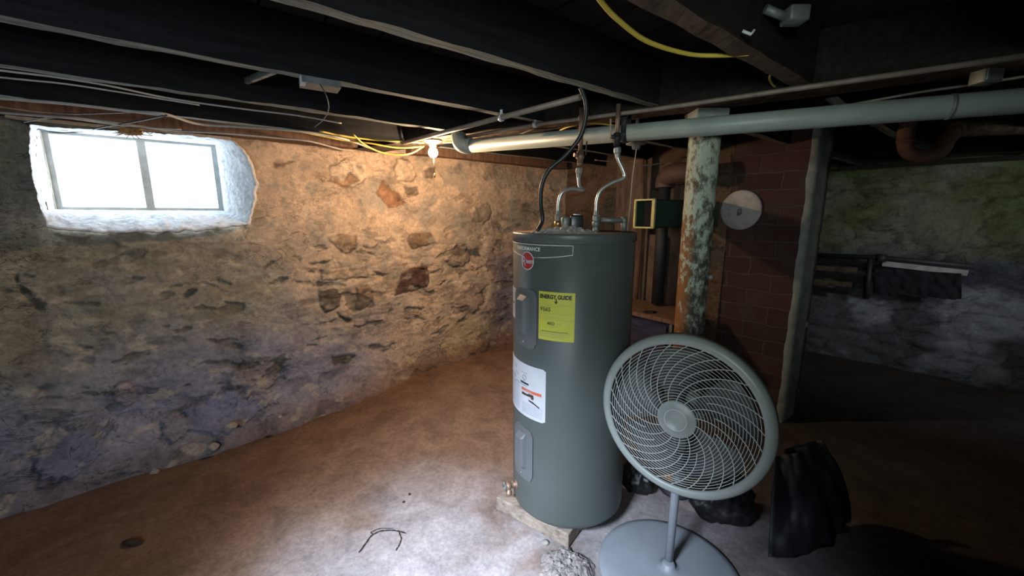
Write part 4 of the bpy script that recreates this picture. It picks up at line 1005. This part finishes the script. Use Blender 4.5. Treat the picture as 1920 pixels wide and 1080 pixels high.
m = MB(); m.tube([(a.x, a.y, a.z-.02), (a.x, a.y, b.z)], .045, 20); m.build('pipe', 'iron', t)
e = atu(1262, 326, 2.80); f_ = atu(1300, 322, 2.80)
m = MB(); m.tube(spline([(a.x, a.y, a.z-.03), (a.x, a.y, a.z+.02), atu(1253, 332, 2.84), e, f_], 6), .072, 22); m.build('elbow', 'duct_brown', t)
# green and yellow edged metal duct
c0 = atd(1226, 400, 2.50); zt, zb = atd(1226, 373, 2.50).z, atd(1226, 428, 2.50).z
da = Vector((-UY, UX, 0)); db = Vector((UX, UY, 0)); LA, LB = .145, .84
du = thing('metal_duct', 'green metal duct with an open yellow edged end, left of the post', 'duct', (c0.x, c0.y, zb))
def P3(a, b, z): return Vector((c0.x, c0.y, 0))+da*a+db*b+Vector((0, 0, z))
m = MB()
for (a0, a1, q0, q1) in ((0, .006, zb, zt), (LA-.006, LA, zb, zt), (0, LA, zb, zb+.006), (0, LA, zt-.006, zt)):
    P = [P3(a0, .012, q0), P3(a1, .012, q0), P3(a1, LB, q0), P3(a0, LB, q0)]; m.quadbox(P+[Vector((p.x, p.y, q1)) for p in P])
m.build('duct_shell', 'green_metal', du)
m = MB(); P = [P3(.008, .10, zb+.01), P3(LA-.008, .10, zb+.01), P3(LA-.008, .11, zb+.01), P3(.008, .11, zb+.01)]; m.quadbox(P+[Vector((p.x, p.y, zt-.01)) for p in P]); m.build('inner_baffle', 'brown_inside', du)
m = MB()
for (a0, a1, q0, q1) in ((-.003, .017, zb, zt), (LA-.010, LA+.002, zb, zt), (0, LA, zb-.002, zb+.008), (0, LA, zt-.008, zt+.002)):
    P = [P3(a0, -.002, q0), P3(a1, -.002, q0), P3(a1, .013, q0), P3(a0, .013, q0)]; m.quadbox(P+[Vector((p.x, p.y, q1)) for p in P])
m.build('yellow_flange', 'yellow_edge', du)
# navy cabinet
uf = 2.55
oa = uo(atu(1120, 600, uf))[1]; obb = uo(atu(1266, 600, uf))[1]; zt = atu(1220, 590, uf).z
cb = thing('wooden_cabinet', 'low navy blue wooden cabinet behind the heater with dusty top', 'cabinet', W(uf, (oa+obb)/2, .08))
m = MB(); ubox(m, uf+.01, uf+.38, oa, obb, .12, zt-.03); m.build('carcass', 'navy_wood', cb)
m = MB(); ubox(m, uf-.02, uf+.40, oa-.02, obb+.015, zt-.03, zt); m.build('cabinet_top', 'old_board', cb)
m = MB(); ubox(m, uf-.006, uf+.01, oa+.03, obb-.06, .16, zt-.06); m.build('door', 'navy_wood', cb)
m = MB(); ubox(m, uf-.008, uf+.012, obb-.035, obb-.015, .10, zt-.03); m.build('corner_strip', 'galv', cb)
c = W(uf+.05, (oa+obb)/2+.12, zt+.008); m = MB(); m.blob(c, (.05, .02, .010), 3, .5, 3); tag(m.build('rag', 'iron'), 'small dark crumpled rag on the navy cabinet', 'rag')
cable('conduit', [W(2.99, uo(atu(1205, 400, 3.03))[1], 1.95), W(3.0, uo(atu(1205, 400, 3.03))[1]+.02, 1.5), W(2.99, uo(atu(1205, 400, 3.03))[1]+.02, .7)], .012, 'rust_pipe', 'thin brown upright pipe on the wall behind the duct', 'pipe')

# ------------------------------------------------------------------ far right wall : pipe, slats and hung sheet
UR = 4.93
def wr(x, y): return atu(x, y, UR)
a, b = wr(1500, 477), wr(1652, 483)
t = thing('wall_pipe', 'black iron pipe fixed along the far stone wall, ending in a pale batten', 'pipe', b)
m = MB(); m.tube([a, b, wr(1825, 500)], .022, 14); m.tube([b+Vector((0, 0, .03)), b+Vector((0, 0, -.04))], .04, 14); m.build('pipe', 'iron', t)
m = MB(); plank(m, wr(1655, 494), wr(1815, 512), .045, .02); m.build('batten', 'chalk', t)
m = MB(); m.tube([wr(1632, 484), wr(1628, 520), wr(1625, 560)], .022, 10); m.build('drop_pipe', 'iron', t)
t = thing('dark_sheet', 'sagging black sheet hanging below the pale batten on the far wall', 'sheet', wr(1740, 540))
def sheet(x0, x1, ya, yb, seed, lo):
    m = MB(); vs = []; n1, n2 = 40, 20
    for j in range(n2+1):
        for i in range(n1+1):
            x = x0+(x1-x0)*i/n1; y = ya+(yb-ya)*j/n2+(x-x0)*.06+lo*fbm(i*.2+seed, 2)*j/n2*14
            p = atu(x, y, UR-.02-.02*fbm(i*.25+seed, j*.15, 1, 3)); vs.append(p)
    m.add(vs, [(j*(n1+1)+i, j*(n1+1)+i+1, (j+1)*(n1+1)+i+1, (j+1)*(n1+1)+i) for j in range(n2) for i in range(n1)], 0, True); return m
sheet(1640, 1803, 503, 552, 3, .4).build('sheet', 'black_cloth', t)
t = thing('slatted_rack', 'rack of dark horizontal slats on the far wall right of the chimney', 'rack', wr(1570, 510))
for k in range(5):
    m = MB(); plank(m, wr(1526, 489+k*13), wr(1612-k*5, 492+k*14), .05, .02); m.build('slat', 'girder_side' if k % 2 == 0 else 'girder_under', t)

# ------------------------------------------------------------------ floor clutter
def leaf(name_pts):
    pass
tp = thing('folded_tarp', 'black folded tarp standing in stiff leaning folds right of the fan', 'tarp', (1.2, 1.5, 0))
folds = [((1500, 850), (1475, 868), (1560, 1035), (1450, 1010)), ((1518, 828), (1490, 840), (1590, 1010), (1500, 1010)), ((1540, 828), (1500, 822), (1595, 985), (1540, 1000))]
for k, (tr, tl, br, bl) in enumerate(((( 1500, 848), (1450, 856), (1560, 1040), (1440, 1045)), ((1525, 828), (1470, 842), (1585, 1015), (1470, 1030)), ((1542, 824), (1490, 835), (1594, 985), (1500, 1000)))):
    D0 = 1.52+.07*k; m = MB(); vs = []; n1, n2 = 18, 24
    for j in range(n2+1):
        for i in range(n1+1):
            a, b = i/n1, j/n2
            x = (tl[0]*(1-a)+tr[0]*a)*(1-b)+(bl[0]*(1-a)+br[0]*a)*b+14*math.sin(b*PI)*a
            y = (tl[1]*(1-a)+tr[1]*a)*(1-b)+(bl[1]*(1-a)+br[1]*a)*b
            p = atd(x, y, D0+.10*(1-b)+.03*fbm(a*2+k*5, b*2, k, 3)-.10*(1-a)*b); p.z = max(p.z, .012); vs.append(p)
    m.add(vs, [(j*(n1+1)+i, j*(n1+1)+i+1, (j+1)*(n1+1)+i+1, (j+1)*(n1+1)+i) for j in range(n2) for i in range(n1)], 0, True)
    o = m.build('fold', 'tarp'); o.parent = tp; o.location = -tp.location; sd = o.modifiers.new('s', 'SOLIDIFY'); sd.thickness = .008
def bag(c, r, seed, label):
    m = MB(); bm = bmesh.new(); bmesh.ops.create_icosphere(bm, subdivisions=5, radius=1)
    for v in bm.verts:
        p = v.co.copy(); k = 1+.22*fbm(p.x*1.5+seed, p.y*1.5, p.z*1.5, 3)-.10*abs(fbm(p.x*4+seed, p.y*4, p.z*4, 3))
        q = Vector((p.x*r[0]*k, p.y*r[1]*k, p.z*r[2]*k)); q.z = max(q.z, -r[2]*.75+.004); v.co = q+Vector((c[0], c[1], r[2]*.75))
    bm.verts.index_update(); m.add([v.co.copy() for v in bm.verts], [[v.index for v in f.verts] for f in bm.faces], 0, True); bm.free()
    tag(m.build('plastic_bag', 'black_bag'), label, 'bag')
bag((.68, 1.93), (.095, .12, .11), 2, 'black plastic bag slumped on the floor behind the fan pole')
bag((1.03, 1.72), (.15, .12, .13), 5, 'larger black plastic bag under the right side of the fan guard')
cable('fan_cord', [(.76, 2.10, .06), (.68, 2.11, .03), (.62, 2.09, .02), (.56, 2.12, .012), (.50, 2.20, .012)], .006, 'black_rubber', 'black cord trailing from the bags toward the heater foot', 'cord')
# floor cracks
def ribbon(pts, w, parent):
    m = MB(); P = [atz(x, y, 0) for x, y in pts]; P = spline(P, 6); vs = []
    for i, p in enumerate(P):
        d = (P[min(i+1, len(P)-1)]-P[max(i-1, 0)]).normalized(); s = Vector((-d.y, d.x, 0)); u_, o_ = uo(p)
        zf = floor_fn((u_+2.4)/8.0, (o_+3.2)/5.85)[0].z+.0035
        ww = w*(.35+.65*abs(math.sin(i*.9)))*(1 if 0 < i < len(P)-1 else .1)+.001
        p = p+s*.004*nz(i*.7, 3)
        vs += [Vector((p.x+s.x*ww, p.y+s.y*ww, zf)), Vector((p.x-s.x*ww, p.y-s.y*ww, zf))]
    m.add(vs, [(2*i, 2*i+1, 2*i+3, 2*i+2) for i in range(len(P)-1)]); return m
fl = bpy.data.objects['floor']
for pts, w in (([(672, 1034), (684, 1018), (696, 1003), (712, 995), (732, 994), (748, 996), (762, 1000)], .0035), ([(748, 997), (752, 1010), (748, 1022), (742, 1032)], .002), ([(700, 1001), (696, 996), (712, 990), (738, 991)], .0018)):
    o = ribbon(pts, w, fl).build('floor_crack', 'crack'); o.parent = fl
def floor_z(P):
    u_, o_ = uo(P); return floor_fn((u_+2.4)/8.0, (o_+3.2)/5.85)[0].z
p = atz(248, 1021, 0); z = floor_z(p); m = MB(); bm = None
m.blob((p.x, p.y, z+.009), (.046, .017, .013), 6, .3, 3, squash=.009)
tag(m.build('wood_chip', 'chip'), 'dark chip of wood lying alone on the dirt floor at lower left', 'wood chip')
peb = [((525, 782), .014, 'pale pebble at the foot of the stone wall where the floor edge steps'), ((290, 885), .02, 'round pale stone on the dirt ledge at lower left'), ((208, 917), .012, 'tiny white pebble on the dirt ledge left of the round stone'), ((648, 783), .006, 'tiny dark pebble on the brown floor'),
       ((768, 930), .006, 'small brown pebble on pale floor in front of the heater, farther one'), ((757, 944), .006, 'small brown pebble on pale floor, nearer one'), ((400, 838), .028, 'reddish stone half buried in the wall ledge'), ((432, 800), .03, 'flat stone on the ledge below the blue-grey wall patch'), ((1022, 1018), .014, 'crumb of concrete beside the pad edge')]
for k, ((x, y), r, lab) in enumerate(peb):
    p = atz(x, y, 0); z = floor_z(p)
    u_, o_ = uo(p)
    if o_ < -2.75:
        for it in range(3): 
            p = ato(x, y, -2.86); z = p.z
        m = MB(); m.blob((p.x, p.y, p.z), (r*1.2, r, r*.8), k+3, .3, 3)
    else:
        m = MB(); m.blob((p.x, p.y, z+r*.45), (r*1.2, r, r*.75), k+3, .3, 3, squash=r*.45)
    tag(m.build('pebble', 'pebble' if k not in (3, 4, 5) else 'chip'), lab, 'pebble')
# rubble heap by the fan base
p = atz(1078, 1062, 0)
m = MB(); n = 70; vs = []
for j in range(n+1):
    for i in range(n+1):
        x = (i/n-.5)*.26; y = (j/n-.5)*.30; q = max(0, 1-math.hypot(x/.125, y/.145)-.25*abs(fbm(x*10, y*10, 4, 3)))
        h = .035*min(1, q*2.2)+.018*q**.3*abs(fbm(x*30, y*30, 2, 4))+.006*fbm(x*90, y*90, 1, 2)*min(1, q*4)
        vs.append(Vector((p.x-.035+x, p.y-.03+y, max(h-.003, -.02) if q > 0 else -.02)))
m.add(vs, [(j*(n+1)+i, j*(n+1)+i+1, (j+1)*(n+1)+i+1, (j+1)*(n+1)+i) for j in range(n) for i in range(n)])
tag(m.build('rubble_heap', 'rubble_chunk'), 'low heap of broken concrete crumbs between wooden pad and fan base', 'rubble')

# ------------------------------------------------------------------ lights, world, camera
w = bpy.data.worlds.new('sky'); bpy.context.scene.world = w; w.use_nodes = True
bg = w.node_tree.nodes['Background']; bg.inputs[0].default_value = (.80, .90, 1, 1); bg.inputs[1].default_value = 7.5
# area lamp for cool daylight from an unseen source behind and left of the camera
area('left_daylight', Vector((-1.0, -.25, 1.8)), Vector((.74, 1.42, -1.75)), .45, .35, 23, (.74, .84, 1.0), spread=.95)
area('low_fill', Vector((-.4, -1.2, 1.5)), Vector((-1.15, 3.2, -.80)), .7, .5, 9.5, (.78, .88, 1.0), spread=1.65)  # added fill for the left wall and heater front, no source built
area('front_fill', Vector((-.35, -.9, 1.65)), Vector((1.0, 2.6, .02)), .5, .4, 2.9, (.86, 1.0, .94), spread=1.1)  # added front fill for pipe, post, chimney and heater top
area('side_window_daylight', W(2.9, 1.9, 1.8), W(5.1, -.55, 1.25)-W(2.9, 1.9, 1.8), .5, .4, 5, (.90, 1.0, .94), spread=1.25)
cam = bpy.data.cameras.new('camera'); cam.sensor_width = 36; cam.lens = F/1920*36; cam.clip_start = .02
co = bpy.data.objects.new('camera', cam); C.objects.link(co); co.location = O3; co.rotation_euler = (PI/2-PIT, 0, 0)
sc = bpy.context.scene; sc.camera = co
sc.view_settings.view_transform = 'Standard'; sc.view_settings.look = 'None'; sc.view_settings.exposure = 0
sc.cycles.use_denoising = True; sc.cycles.max_bounces = 8; sc.cycles.sample_clamp_indirect = 3
